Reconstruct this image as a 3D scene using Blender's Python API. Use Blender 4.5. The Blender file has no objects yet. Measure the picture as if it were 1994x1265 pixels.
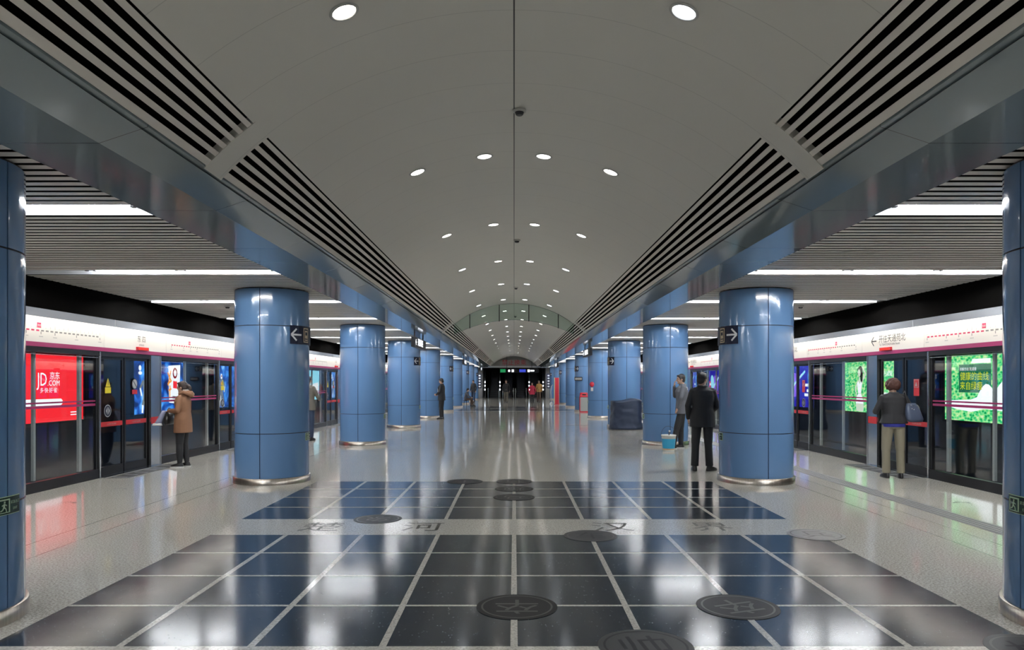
import bpy, bmesh, math, random
from mathutils import Vector, Matrix, Euler
random.seed(7)
PI = math.pi
S = bpy.context.scene
COL = S.collection

# ------------------------------------------------------------------ camera, world, exposure
cam_d = bpy.data.cameras.new('camera'); cam = bpy.data.objects.new('camera', cam_d); COL.objects.link(cam)
cam.location = (0, 0, 1.58); cam.rotation_euler = (PI/2, 0, 0)
cam_d.sensor_width = 36; cam_d.lens = 1400/1994*36
cam_d.shift_x = -4/1994; cam_d.shift_y = 112/1994
cam_d.clip_end = 300; cam_d.clip_start = .05
S.camera = cam
S.view_settings.view_transform = 'Standard'; S.view_settings.look = 'None'
S.view_settings.exposure = 1.55; S.view_settings.gamma = 1
S.view_settings.use_curve_mapping = False
w = bpy.data.worlds.new('world'); S.world = w; w.use_nodes = True
w.node_tree.nodes['Background'].inputs[0].default_value = (.6, .65, .7, 1)
w.node_tree.nodes['Background'].inputs[1].default_value = .02
S.cycles.max_bounces = 7; S.cycles.diffuse_bounces = 4; S.cycles.glossy_bounces = 4
S.cycles.transparent_max_bounces = 12; S.cycles.sample_clamp_indirect = 4
S.cycles.caustics_reflective = False; S.cycles.caustics_refractive = False
TUBE_E, DOWN_E, HOOD_E, AD_E = 50.0, 8.0, 9.5, .58
# area light under each run of hidden platform-edge tubes is the tube mesh itself

# ------------------------------------------------------------------ node helpers / materials
M = {}
def nmat(name):
    m = bpy.data.materials.new(name); m.use_nodes = True; M[name] = m
    nt = m.node_tree; return m, nt, nt.nodes['Principled BSDF']
def mat(name, col, rough=.5, metal=0., emit=None, es=0., spec=.5, coat=0., ior=None, alpha=None):
    m, nt, p = nmat(name)
    p.inputs['Base Color'].default_value = (*col, 1); p.inputs['Roughness'].default_value = rough
    p.inputs['Metallic'].default_value = metal; p.inputs['Specular IOR Level'].default_value = spec
    if coat: p.inputs['Coat Weight'].default_value = coat; p.inputs['Coat Roughness'].default_value = .03
    if ior: p.inputs['IOR'].default_value = ior
    if emit: p.inputs['Emission Color'].default_value = (*emit, 1); p.inputs['Emission Strength'].default_value = es
    return m
def N(nt, t, **k):
    n = nt.nodes.new(t)
    for a, b in k.items(): setattr(n, a, b)
    return n
def mth(nt, op, a, b=None, c=None):
    n = N(nt, 'ShaderNodeMath', operation=op)
    for i, v in enumerate((a, b, c)):
        if v is None: continue
        if isinstance(v, (int, float)): n.inputs[i].default_value = v
        else: nt.links.new(v, n.inputs[i])
    return n.outputs[0]
def mix(nt, f, a, b):
    n = N(nt, 'ShaderNodeMix', data_type='RGBA')
    for i, v in ((0, f), (6, a), (7, b)):
        if isinstance(v, (int, float)): n.inputs[i].default_value = v
        elif isinstance(v, tuple): n.inputs[i].default_value = (*v, 1)
        else: nt.links.new(v, n.inputs[i])
    return n.outputs[2]
def coords(nt):
    c = N(nt, 'ShaderNodeNewGeometry'); s = N(nt, 'ShaderNodeSeparateXYZ'); nt.links.new(c.outputs['Position'], s.inputs[0])
    return c.outputs['Position'], s.outputs
def noise(nt, pos, scale, detail=2, rough=.5):
    n = N(nt, 'ShaderNodeTexNoise'); n.inputs['Scale'].default_value = scale; n.inputs['Detail'].default_value = detail
    n.inputs['Roughness'].default_value = rough; nt.links.new(pos, n.inputs['Vector']); return n.outputs['Fac']
def ramp(nt, f, stops):
    n = N(nt, 'ShaderNodeValToRGB'); e = n.color_ramp.elements
    while len(e) < len(stops): e.new(.5)
    for i, (p, c) in enumerate(stops):
        e[i].position = p; e[i].color = (*c, 1)
    nt.links.new(f, n.inputs[0]); return n.outputs[0]
def line_mask(nt, v, period, width, off=0.):      # 1 on joints
    a = mth(nt, 'ADD', v, 1000*period - off); a = mth(nt, 'MODULO', a, period)
    return mth(nt, 'LESS_THAN', a, width)

# floor: polished speckled pale granite
def stone(name, stops, base_scale=160, rough=.1, joints=None, spec=.5):
    m, nt, p = nmat(name); pos, xyz = coords(nt)
    f = noise(nt, pos, base_scale, 3, .7)
    c = ramp(nt, f, stops)
    cl = noise(nt, pos, .9, 3)
    c = mix(nt, mth(nt, 'MULTIPLY', cl, .25), c, tuple(x*.7 for x in stops[1][1]))
    if joints:
        jm = mth(nt, 'MAXIMUM', line_mask(nt, xyz[0], joints, .004, joints/2), line_mask(nt, xyz[1], joints, .004, .3))
        c = mix(nt, mth(nt, 'MULTIPLY', jm, .3), c, tuple(x*.45 for x in stops[1][1]))
        ax = mth(nt, 'ABSOLUTE', xyz[0])
        for lx in (4.36, 4.74):
            d = mth(nt, 'ABSOLUTE', mth(nt, 'SUBTRACT', ax, lx)); lm = mth(nt, 'LESS_THAN', d, .005)
            c = mix(nt, mth(nt, 'MULTIPLY', lm, .8), c, (.05, .05, .05))
    nt.links.new(c, p.inputs['Base Color'])
    r = noise(nt, pos, 3.0, 4)
    nt.links.new(mth(nt, 'MULTIPLY_ADD', r, rough*.8, rough*.6), p.inputs['Roughness'])
    p.inputs['Specular IOR Level'].default_value = spec
    return m
stone('pale_granite', [(.30, (.20, .18, .15)), (.5, (.56, .535, .475)), (.68, (.80, .77, .70))], 62, .085, .79, .40)
stone('inlay_granite', [(.28, (.26, .25, .215)), (.5, (.58, .56, .50)), (.72, (.74, .72, .66))], 62, .12)
m, nt, p = nmat('black_granite'); pos, xyz = coords(nt)
vor = N(nt, 'ShaderNodeTexVoronoi'); vor.inputs['Scale'].default_value = 42; nt.links.new(pos, vor.inputs['Vector'])
fl = mth(nt, 'LESS_THAN', vor.outputs['Distance'], .16)
sel = mth(nt, 'GREATER_THAN', noise(nt, pos, 19, 1), .56)
fl = mth(nt, 'MULTIPLY', fl, sel)
c = ramp(nt, noise(nt, pos, 60, 3, .7), [(.3, (.012, .018, .027)), (.7, (.034, .044, .058))])
c = mix(nt, mth(nt, 'MULTIPLY', fl, .8), c, (.16, .20, .23))
nt.links.new(c, p.inputs['Base Color'])
nt.links.new(mth(nt, 'MULTIPLY_ADD', noise(nt, pos, 4, 4), .08, .095), p.inputs['Roughness']); p.inputs['Specular IOR Level'].default_value = .27

# vault panels
m, nt, p = nmat('vault_panel'); pos, xyz = coords(nt)
jy = line_mask(nt, xyz[1], .6, .006, .1)
jx = mth(nt, 'LESS_THAN', mth(nt, 'ABSOLUTE', xyz[0]), .0055)
c = mix(nt, mth(nt, 'MULTIPLY', noise(nt, pos, .7, 3), .5), (.74, .725, .665), (.67, .66, .61))
c = mix(nt, mth(nt, 'MULTIPLY', jy, .35), c, (.25, .25, .23)); c = mix(nt, jx, c, (.03, .03, .03))
nt.links.new(c, p.inputs['Base Color']); p.inputs['Roughness'].default_value = .28; p.inputs['Specular IOR Level'].default_value = .35
# soffit enamel
m, nt, p = nmat('soffit_enamel'); pos, xyz = coords(nt)
jy = line_mask(nt, xyz[1], 1.7325, .006, .95)
c = mix(nt, jy, (.20, .25, .27), (.05, .05, .05)); nt.links.new(c, p.inputs['Base Color'])
p.inputs['Roughness'].default_value = .09; p.inputs['IOR'].default_value = 1.48
mat('blue_enamel', (.115, .225, .41), .13, spec=.5, coat=.3)
mat('column_core', (.008, .010, .016), .5)
m, nt, p = nmat('brushed_steel'); pos, xyz = coords(nt)
mp = N(nt, 'ShaderNodeMapping'); mp.inputs['Scale'].default_value = (60, 60, 1.5); nt.links.new(pos, mp.inputs[0])
nt.links.new(ramp(nt, noise(nt, mp.outputs[0], 1, 3), [(.2, (.42, .37, .31)), (.8, (.62, .57, .5))]), p.inputs['Base Color'])
p.inputs['Metallic'].default_value = 1; p.inputs['Roughness'].default_value = .28
mat('polished_steel', (.6, .62, .63), .18, 1)
mat('slat_white', (.82, .78, .71), .38, spec=.6)
mat('trough_white', (.75, .77, .79), .35)
mat('void_black', (.012, .011, .010), 1, spec=0)
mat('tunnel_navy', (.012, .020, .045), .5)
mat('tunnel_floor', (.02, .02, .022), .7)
mat('fascia_white', (.74, .70, .64), .30)
mat('hood_grey', (.45, .46, .48), .25, .3)
mat('magenta', (.30, .020, .10), .35)
mat('frame_black', (.008, .008, .010), .3, spec=.25)
mat('wall_grey', (.35, .35, .34), .5)
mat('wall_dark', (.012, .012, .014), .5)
mat('sign_navy', (.008, .012, .035), .4, spec=.25)
mat('sign_white', (.75, .77, .8), .4)
mat('sign_beige', (.62, .50, .33), .4)
mat('exit_green', (.006, .035, .020), .25)
mat('exit_glow', (.45, .60, .42), .5)
mat('red_band', (.45, .012, .018), .4)
mat('warn_yellow', (.6, .48, .02), .4)
mat('sticker_grey', (.35, .36, .36), .5)
mat('map_red', (.55, .02, .09), .5); mat('map_grey', (.22, .21, .20), .5); mat('map_pale', (.48, .46, .44), .5)
mat('text_black', (.02, .02, .025), .5)
mat('text_red', (.50, .03, .04), .5)
mat('river_brown', (.05, .044, .033), .45, spec=.3)
mat('medal_face', (.062, .062, .062), .4, spec=.15); mat('medal_line', (.095, .095, .09), .4, spec=.2); mat('medal_dark', (.008, .008, .009), .4, spec=.2)
mat('medal_face_pale', (.17, .165, .155), .35); mat('medal_line_pale', (.07, .065, .058), .4)
mat('medal_rim_dark', (.016, .016, .017), .4, spec=.12)
mat('tactile_grey', (.25, .25, .25), .35)
mat('mat_dark', (.045, .045, .047), .5)
mat('tarp_navy', (.008, .018, .045), .5)
mat('bucket_white', (.72, .72, .68), .4); mat('bucket_blue', (.03, .33, .55), .35); mat('bucket_tan', (.62, .42, .25), .4)
mat('bin_red', (.45, .012, .03), .35); mat('bin_grey', (.32, .34, .32), .35)
mat('detector_white', (.5, .5, .48), .4)
mat('dark_metal', (.04, .04, .045), .35, .5)
mat('escalator_step', (.03, .03, .033), .4, .6)
def emis(name, col, st):
    m = mat(name, (0, 0, 0), .5, 0, col, st); m.node_tree.nodes['Principled BSDF'].inputs['Specular IOR Level'].default_value = .1; return m
emis('tube_light', (.93, .96, 1.0), TUBE_E)
emis('tube_warm', (1.0, .93, .84), TUBE_E*.75)
emis('hood_light', (1.0, .955, .86), HOOD_E)
for nm, c in (('lens_warm', (1, .9, .78)), ('lens_neutral', (1, .97, .93)), ('lens_cool', (.88, .93, 1))): emis(nm, c, DOWN_E)
emis('led_red', (.9, .05, .03), .35)
emis('glow_white', (.85, .9, 1), 1.5)
emis('glow_green', (.03, .45, .15), .2); emis('glow_blue', (.05, .08, .6), .35)
emis('newel_lamp', (.75, .85, 1), 2)  # emission imitating reflections on the escalators' stainless steel
A = AD_E
for nm, c, k in (('ad_red', (1, .025, .035), 1.), ('ad_white', (1, 1, 1), 1.), ('ad_blue', (.02, .16, .75), .8), ('ad_deep', (.03, .02, .55), .7), ('ad_cyan', (.35, .85, 1), 1.),
                 ('ad_yellow', (.85, .85, .02), .8), ('ad_orange', (1, .35, .06), 1.), ('ad_skin', (.75, .8, .62), .9), ('ad_hair', (.02, .05, .03), .3), ('ad_grey', (.35, .38, .36), .5),
                 ('ad_darkred', (.45, .01, .02), .6), ('ad_steel', (.25, .3, .36), .7), ('ad_teal', (.02, .28, .14), .5), ('ad_violet', (.3, .12, .9), .9)):
    emis(nm, c, A*k)
m, nt, p = nmat('ad_green'); pos, xyz = coords(nt)
mp = N(nt, 'ShaderNodeMapping'); mp.inputs['Rotation'].default_value = (.6, 0, 0); mp.inputs['Scale'].default_value = (1, 1, 1.8); nt.links.new(pos, mp.inputs[0])
v = N(nt, 'ShaderNodeTexVoronoi'); v.inputs['Scale'].default_value = 9; nt.links.new(mp.outputs[0], v.inputs['Vector'])
f = mth(nt, 'ADD', mth(nt, 'MULTIPLY', v.outputs['Distance'], .55), mth(nt, 'MULTIPLY', noise(nt, pos, 7, 4, .7), .75))
c = ramp(nt, f, [(.36, (.0, .12, .04)), (.50, (.01, .50, .12)), (.62, (.10, .80, .28)), (.76, (.50, .95, .30)), (.9, (.85, 1.0, .6))])
p.inputs['Base Color'].default_value = (0, 0, 0, 1); nt.links.new(c, p.inputs['Emission Color']); p.inputs['Emission Strength'].default_value = A*.85
m, nt, p = nmat('ad_blue'); pos, xyz = coords(nt)
n_ = N(nt, 'ShaderNodeTexNoise'); n_.inputs['Scale'].default_value = 1.5; n_.inputs['Detail'].default_value = 5; n_.inputs['Distortion'].default_value = 1.2; nt.links.new(pos, n_.inputs['Vector'])
c = ramp(nt, n_.outputs['Fac'], [(.38, (.0, .015, .10)), (.50, (.01, .10, .50)), (.62, (.08, .40, .95)), (.74, (.75, .92, 1))])
p.inputs['Base Color'].default_value = (0, 0, 0, 1); nt.links.new(c, p.inputs['Emission Color']); p.inputs['Emission Strength'].default_value = A
# glass: real reflections over straight-through transparency
def glass(name, tint, ior=1.5, rough=.0):
    m = bpy.data.materials.new(name); m.use_nodes = True; M[name] = m; nt = m.node_tree
    for n in list(nt.nodes):
        if n.type != 'OUTPUT_MATERIAL': nt.nodes.remove(n)
    out = nt.nodes[0]; t = N(nt, 'ShaderNodeBsdfTransparent'); t.inputs[0].default_value = (*tint, 1)
    g = N(nt, 'ShaderNodeBsdfGlossy'); g.inputs['Roughness'].default_value = rough
    fr = N(nt, 'ShaderNodeFresnel'); bf = N(nt, 'ShaderNodeNewGeometry').outputs['Backfacing']; nt.links.new(mth(nt, 'MULTIPLY_ADD', bf, 1/ior-ior, ior), fr.inputs[0])
    mx = N(nt, 'ShaderNodeMixShader'); nt.links.new(fr.outputs[0], mx.inputs[0]); nt.links.new(t.outputs[0], mx.inputs[1]); nt.links.new(g.outputs[0], mx.inputs[2])
    nt.links.new(mx.outputs[0], out.inputs[0])
glass('screen_glass', (.80, .84, .86), 1.55)
glass('curtain_glass', (.80, .88, .84), 1.35)
# people
mat('skin', (.42, .26, .18), .5); mat('hair_black', (.012, .010, .010), .5); mat('hair_auburn', (.045, .012, .006), .7); mat('hair_brown', (.03, .018, .014), .5)
mat('camel_cloth', (.225, .11, .058), .85); mat('hood_lining', (.45, .38, .32), .85); mat('black_cloth', (.012, .012, .014), .75); mat('suit_black', (.010, .011, .014), .7)
mat('khaki_cloth', (.21, .19, .135), .85); mat('royal_blue', (.015, .02, .22), .7); mat('bag_blue', (.07, .09, .14), .4); mat('shoe_black', (.012, .011, .011), .3)
mat('grey_cloth', (.10, .105, .12), .8); mat('pale_grey_cloth', (.36, .38, .43), .8); mat('sole_white', (.6, .6, .58), .5); mat('eye_dark', (.02, .015, .012), .2)
mat('lip', (.30, .12, .10), .5); mat('olive_cloth', (.13, .115, .09), .85); mat('coat_red', (.42, .015, .05), .7); mat('mustard_cloth', (.35, .20, .06), .8)
mat('bag_black', (.015, .013, .013), .35); mat('denim', (.02, .035, .07), .8); mat('lilac_cloth', (.30, .32, .45), .8); mat('brown_cloth', (.09, .055, .04), .8); mat('paper_white', (.7, .7, .68), .6)

# ------------------------------------------------------------------ mesh builder
class MB:
    def __init__(s): s.v = []; s.f = []; s.m = []; s.sm = []; s.slots = []
    def slot(s, name):
        if name not in s.slots: s.slots.append(name)
        return s.slots.index(name)
    def face(s, idx, m, smooth=False): s.f.append(idx); s.m.append(s.slot(m)); s.sm.append(smooth)
    def quad(s, pts, m):
        b = len(s.v); s.v += [tuple(p) for p in pts]; s.face(list(range(b, b+len(pts))), m)
    def box(s, x0, x1, y0, y1, z0, z1, m):
        x0, x1 = sorted((x0, x1)); y0, y1 = sorted((y0, y1)); z0, z1 = sorted((z0, z1))
        b = len(s.v); s.v += [(x, y, z) for z in (z0, z1) for y in (y0, y1) for x in (x0, x1)]
        for q in ((0, 2, 3, 1), (4, 5, 7, 6), (0, 1, 5, 4), (2, 6, 7, 3), (0, 4, 6, 2), (1, 3, 7, 5)): s.face([b+i for i in q], m)
    def rings(s, rings, m, cap=(True, True), smooth=True, closed=True):
        b = len(s.v); n = len(rings[0])
        for r in rings: s.v += [tuple(p) for p in r]
        for i in range(len(rings)-1):
            for j in range(n if closed else n-1):
                k = (j+1) % n
                s.face([b+i*n+j, b+i*n+k, b+(i+1)*n+k, b+(i+1)*n+j], m, smooth)
        if cap[0]: s.face([b+j for j in range(n)][::-1], m)
        if cap[1]: s.face([b+(len(rings)-1)*n+j for j in range(n)], m)
    def lathe(s, prof, m, seg=24, c=(0, 0), cap=(True, True), smooth=True):
        s.rings([[(c[0]+r*math.cos(2*PI*j/seg), c[1]+r*math.sin(2*PI*j/seg), z) for j in range(seg)] for r, z in prof], m, cap, smooth)
    def tube(s, pts, r, m, seg=8, cap=(True, True)):
        pts = [Vector(p) for p in pts]; rr = r if isinstance(r, (list, tuple)) else [r]*len(pts); rings = []; up = None
        for i, p in enumerate(pts):
            d = (pts[min(i+1, len(pts)-1)]-pts[max(i-1, 0)]).normalized()
            if up is None: up = d.orthogonal().normalized()
            u = (up - d*up.dot(d)).normalized(); up = u; v = d.cross(u)
            rings.append([p + (u*math.cos(2*PI*j/seg)+v*math.sin(2*PI*j/seg))*rr[i] for j in range(seg)])
        s.rings(rings, m, cap)
    def ell(s, c, rad, m, seg=16, n=10, rot=None):
        rings = []
        for i in range(n+1):
            a = PI*(i+.02*(i == 0)-.02*(i == n))/n; ring = []
            for j in range(seg):
                q = Vector((rad[0]*math.sin(a)*math.cos(2*PI*j/seg), rad[1]*math.sin(a)*math.sin(2*PI*j/seg), -rad[2]*math.cos(a)))
                if rot is not None: q = rot @ q
                ring.append(q+Vector(c))
            rings.append(ring)
        s.rings(rings, m)
    def loft(s, secs, m, seg=20, p=2.3):   # secs: (cx,cy,z,rx,ry)
        rings = []
        for cx, cy, z, rx, ry in secs:
            ring = []
            for j in range(seg):
                a = 2*PI*j/seg; ca, sa = math.cos(a), math.sin(a)
                ring.append((cx+rx*abs(ca)**(2/p)*(1 if ca > 0 else -1), cy+ry*abs(sa)**(2/p)*(1 if sa > 0 else -1), z))
            rings.append(ring)
        s.rings(rings, m)
    def poly(s, pts, fn, m): s.quad([fn(*p) for p in pts], m)
    def text(s, body, size, fn, m, align='CENTER', sx=1.):
        vs, fs = text_data(body, size, align); b = len(s.v)
        s.v += [tuple(fn(x*sx, y)) for x, y in vs]
        for f in fs: s.face([b+i for i in f], m)
    def build(s, name, parent=None, loc=None):
        me = bpy.data.meshes.new(name); me.from_pydata(s.v, [], s.f)
        for n in s.slots: me.materials.append(M[n])
        me.polygons.foreach_set('material_index', s.m); me.polygons.foreach_set('use_smooth', s.sm)
        bm = bmesh.new(); bm.from_mesh(me); bmesh.ops.recalc_face_normals(bm, faces=bm.faces); bm.to_mesh(me); bm.free(); me.update()
        o = bpy.data.objects.new(name, me); COL.objects.link(o)
        if parent: o.parent = parent
        if loc: o.location = loc
        return o
_tc = {}
def text_data(body, size, align):
    k = (body, size, align)
    if k in _tc: return _tc[k]
    c = bpy.data.curves.new('writing', 'FONT'); c.body = body; c.size = size; c.align_x = align; c.resolution_u = 2
    o = bpy.data.objects.new('writing', c); COL.objects.link(o)
    me = bpy.data.meshes.new_from_object(o.evaluated_get(bpy.context.evaluated_depsgraph_get()))
    r = ([(v.co.x, v.co.y) for v in me.vertices], [list(p.vertices) for p in me.polygons])
    bpy.data.objects.remove(o); bpy.data.meshes.remove(me); bpy.data.curves.remove(c); _tc[k] = r
    return r
def empty(name, loc, rz=0.):
    o = bpy.data.objects.new(name, None); COL.objects.link(o); o.location = loc; o.rotation_euler = (0, 0, rz); o.empty_display_size = .1; return o
def tag(o, label, cat, group=None, kind=None):
    o['label'] = label; o['category'] = cat
    if group: o['group'] = group
    if kind: o['kind'] = kind
    return o
def struct(o): o['kind'] = 'structure'; return o
def children(o): return [c for c in list(o.children)]
def dup(o, loc, label, parent=None):
    c = o.copy(); COL.objects.link(c); c.parent = parent
    if parent is None: c.location = loc; c['label'] = label
    for ch in children(o): dup(ch, None, None, c)
    return c
ORD = ['first', 'second', 'third', 'fourth', 'fifth', 'sixth', 'seventh', 'eighth', 'ninth', 'tenth', 'eleventh', 'twelfth', 'thirteenth', 'fourteenth', 'fifteenth',
       'sixteenth', 'seventeenth', 'eighteenth', 'nineteenth', 'twentieth', 'twenty-first', 'twenty-second']
SIDE = {-1: 'red billboard side', 1: 'green billboard side'}
def wallfn(x, s, y, z):        # text plane on a wall at X=x facing the hall; s=-1 the wall on the -X side
    return lambda u, v: (x, y - s*u, z + v)

# ------------------------------------------------------------------ dimensions
P = 6.93; Y0, Y1 = -7.0, 69.5
R, ZC = 3.10, 1.02; VX = 1.90; SX = 2.25; TH0 = math.asin(VX/R); TH1 = math.asin(SX/R)
BX0, BX1, CZ = 2.55, 3.17, 3.05; EX = 6.68; PX = 6.87; WX = 10.55

# ------------------------------------------------------------------ setting
b = MB(); b.box(-PX-.05, PX+.05, Y0, 76.5, -.25, 0, 'pale_granite'); struct(b.build('floor'))
# vault
b = MB(); n = 48
arc = [-TH0+2*TH0*i/n for i in range(n+1)]
def ring_arc(y, r, ths): return [(r*math.sin(t), y, ZC+r*math.cos(t)) for t in ths]
b.rings([ring_arc(Y0, R, arc), ring_arc(Y1, R, arc)], 'vault_panel', (False, False), True, False); struct(b.build('ceiling'))
# void shell behind slats
b = MB()
for s in (-1, 1):
    ths = [s*(TH0-.03+(TH1-TH0+.06)*i/8) for i in range(9)]
    b.rings([ring_arc(Y0, R+.22, ths), ring_arc(Y1, R+.22, ths)], 'void_black', (False, False), True, False)
    for t in (TH0, TH1+.012):
        b.quad([(s*rr*math.sin(t), y, ZC+rr*math.cos(t)) for rr, y in ((R+.004, Y0), (R+.22, Y0), (R+.22, Y1), (R+.004, Y1))], 'void_black')
struct(b.build('ceiling_void'))
CROSS = [5.24+17.3*i for i in range(-1, 4)]
for s in (-1, 1):
    b = MB(); ysegs = [(Y0, CROSS[0])]+[(CROSS[i]+.30, CROSS[i+1]) for i in range(4)]+[(CROSS[4]+.3, Y1)]
    ysegs = [q for q in ysegs if q[1] > q[0]]
    a0 = TH0+.016/R
    for i in range(6):
        t0 = a0 + i*.0785/R; t1 = t0+(.038 if i < 5 else .052)/R
        for (ya, yb) in ysegs:
            ring = []
            for y in (ya, yb):
                pts = [(s*r_*math.sin(t), y, ZC+r_*math.cos(t)) for r_, t in ((R, t0), (R, t1), (R+.008, t1), (R+.008, t0))]
                ring.append(pts)
            b.rings(ring, 'slat_white', (True, True), False)
    o = struct(b.build('trim_slats'))
    b = MB()
    for y in CROSS:
        ths = [s*(TH0-.005+(TH1-TH0+.01)*i/8) for i in range(9)]
        if y < Y0: continue
        b.rings([ring_arc(y, R+.06, ths), ring_arc(y, R-.004, ths), ring_arc(y+.3, R-.004, ths), ring_arc(y+.3, R+.06, ths)], 'vault_panel', (False, False), False, False)
    struct(b.build('trim_cross_strips'))
    # beam cladding: flat mirror soffit, sloping strip up to the slats
    b = MB()
    b.box(s*BX0, s*BX1, Y0, Y1+3, CZ, CZ+.35, 'soffit_enamel')
    b.quad([(s*BX0, Y0, CZ), (s*BX0, Y1, CZ), (s*2.25, Y1, 3.150), (s*2.25, Y0, 3.150)], 'soffit_enamel')
    b.quad([(s*2.25, Y0, 3.150), (s*2.25, Y1, 3.150), (s*2.25, Y1, 3.2), (s*2.25, Y0, 3.2)], 'soffit_enamel')
    struct(b.build('trim_soffit'))
    # linear slat ceiling over the platform edge
    b = MB(); LY = [6.05+3.465*i for i in range(-3, 19)]
    pitch = .1386; y = 6.05-3.465*3-3.465/2
    LY0 = y; k = 0
    while True:
        yy = LY0+k*pitch; k += 1
        if yy > Y1: break
        ph = (yy-6.05+3.465*10) % 3.465; ph = ph-3.465 if ph > 3.465/2 else ph
        if -.135 < ph+.04 < .30: continue
        b.box(s*BX1, s*EX, yy, yy+.082, CZ, CZ+.003, 'slat_white')
    struct(b.build('ceiling_slats'))
    b = MB(); b.quad([(s*BX1, Y0, CZ+.14), (s*EX, Y0, CZ+.14), (s*EX, Y1, CZ+.14), (s*BX1, Y1, CZ+.14)], 'void_black')
    b.box(s*EX, s*(EX+.02), Y0, Y1, CZ, CZ+.6, 'void_black')
    b.quad([(s*EX, Y0, 3.62), (s*11, Y0, 3.62), (s*11, Y1+8, 3.62), (s*EX, Y1+8, 3.62)], 'void_black')
    struct(b.build('ceiling_black'))
    # tunnel
    b = MB()
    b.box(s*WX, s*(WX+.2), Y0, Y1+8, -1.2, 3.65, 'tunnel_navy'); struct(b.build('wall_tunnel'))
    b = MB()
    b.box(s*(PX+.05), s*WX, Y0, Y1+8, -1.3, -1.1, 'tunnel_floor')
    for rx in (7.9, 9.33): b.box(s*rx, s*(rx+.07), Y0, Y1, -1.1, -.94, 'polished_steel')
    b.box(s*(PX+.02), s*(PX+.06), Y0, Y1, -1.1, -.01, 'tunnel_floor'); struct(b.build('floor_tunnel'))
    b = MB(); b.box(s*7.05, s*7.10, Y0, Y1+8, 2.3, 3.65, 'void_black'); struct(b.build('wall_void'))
b = MB(); b.box(-WX, WX, Y0-.2, Y0, -1.2, 4.3, 'wall_grey'); struct(b.build('wall_back'))
# far end
b = MB()
pts = [(R*math.sin(t), 0, ZC+R*math.cos(t)) for t in arc]
b.rings([[(x, Y1, z) for x, _, z in pts], [(x, Y1, 3.18) for x, _, z in pts]], 'wall_grey', (False, False), False, False)
b.quad([(-3.2, Y1, 3.05), (-3.2, Y1, 3.25), (-VX, Y1, 3.6), (-VX, Y1, 3.05)], 'wall_grey'); b.quad([(3.2, Y1, 3.05), (3.2, Y1, 3.25), (VX, Y1, 3.6), (VX, Y1, 3.05)], 'wall_grey')
struct(b.build('wall_end'))
b = MB(); b.box(-3.2, 3.2, Y1-.25, Y1-.02, 3.03, 3.18, 'trough_white'); b.box(-3.2, 3.2, Y1-.02, Y1+.2, 3.0, 3.2, 'wall_grey'); struct(b.build('trim_header'))
for s in (-1, 1):
    b = MB(); b.box(s*3.25, s*WX, Y1+4.4, Y1+4.6, -1.2, 3.65, 'wall_grey'); b.box(s*3.15, s*3.25, Y1+4.4, 86, 0, 5.5, 'wall_dark'); struct(b.build('wall_end_flank'))
b = MB(); b.box(-3.3, 3.3, 86, 86.2, 0, 7, 'wall_dark'); b.quad([(-3.3, Y1+.2, 3.25), (3.3, Y1+.2, 3.25), (3.3, 86, 7), (-3.3, 86, 7)], 'wall_dark')
b.quad([(-3.3, 76.5, 0), (3.3, 76.5, 0), (3.3, 86, 4.6), (-3.3, 86, 4.6)], 'wall_dark'); struct(b.build('wall_escalator_shaft'))

# ------------------------------------------------------------------ xiangqi board inlay
SQ = .787; BY0 = 4.30; RIV0 = BY0+4*SQ; RIV1 = RIV0+.86; BY1 = RIV1+4*SQ; HW = 4*SQ
def board(loc, label):
    r = empty('game_board', loc); tag(r, label, 'game board', 'chessboards inlaid in the hall floor')
    for nm, ya, yb in (('stone_field', 0, 4*SQ), ('stone_field', 4*SQ+.86, 8*SQ+.86)):
        b = MB(); b.box(-HW, HW, ya, yb, 0, .003, 'black_granite'); b.build(nm, r)
    b = MB(); b.box(-HW, HW, 4*SQ, 4*SQ+.86, 0, .003, 'inlay_granite'); b.build('river_band', r)
    b = MB()
    for half in (0, 4*SQ+.86):
        for i in range(-3, 4): b.box(i*SQ-.022, i*SQ+.022, half, half+4*SQ, .003, .0042, 'inlay_granite')
        for j in range(1, 4): b.box(-HW, HW, half+j*SQ-.016, half+j*SQ+.016, .003, .0040, 'inlay_granite')
    b.box(-HW-.3, HW+.3, -.30, 0, 0, .0035, 'inlay_granite')
    b.build('grid_lines', r)
    for ch, x in zip('楚河汉界', (-2.10, -1.00, 1.07, 2.16)):
        b = MB(); b.text(ch, .50, lambda u, v: (x+u*.95, 4*SQ+.24+v*1.0, .0045), 'river_brown'); o = b.build('character', r)
    return r
board((0, BY0, 0), 'chessboard of dark granite squares in the floor near the camera, with river writing')
board((0, 39.9, 0), 'distant dark chessboard inlay crossing the floor well beyond the covered cart')
CH = {}
def strokes_char(b, body, size, rot, m, z):
    ca, sa = math.cos(rot), math.sin(rot)
    vs, fs = text_data(body, size, 'CENTER'); cy = size*.36
    base = len(b.v); b.v += [((x*ca-(y-cy)*sa), (x*sa+(y-cy)*ca), z) for x, y in vs]
    for f in fs: b.face([base+i for i in f], m)
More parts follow.
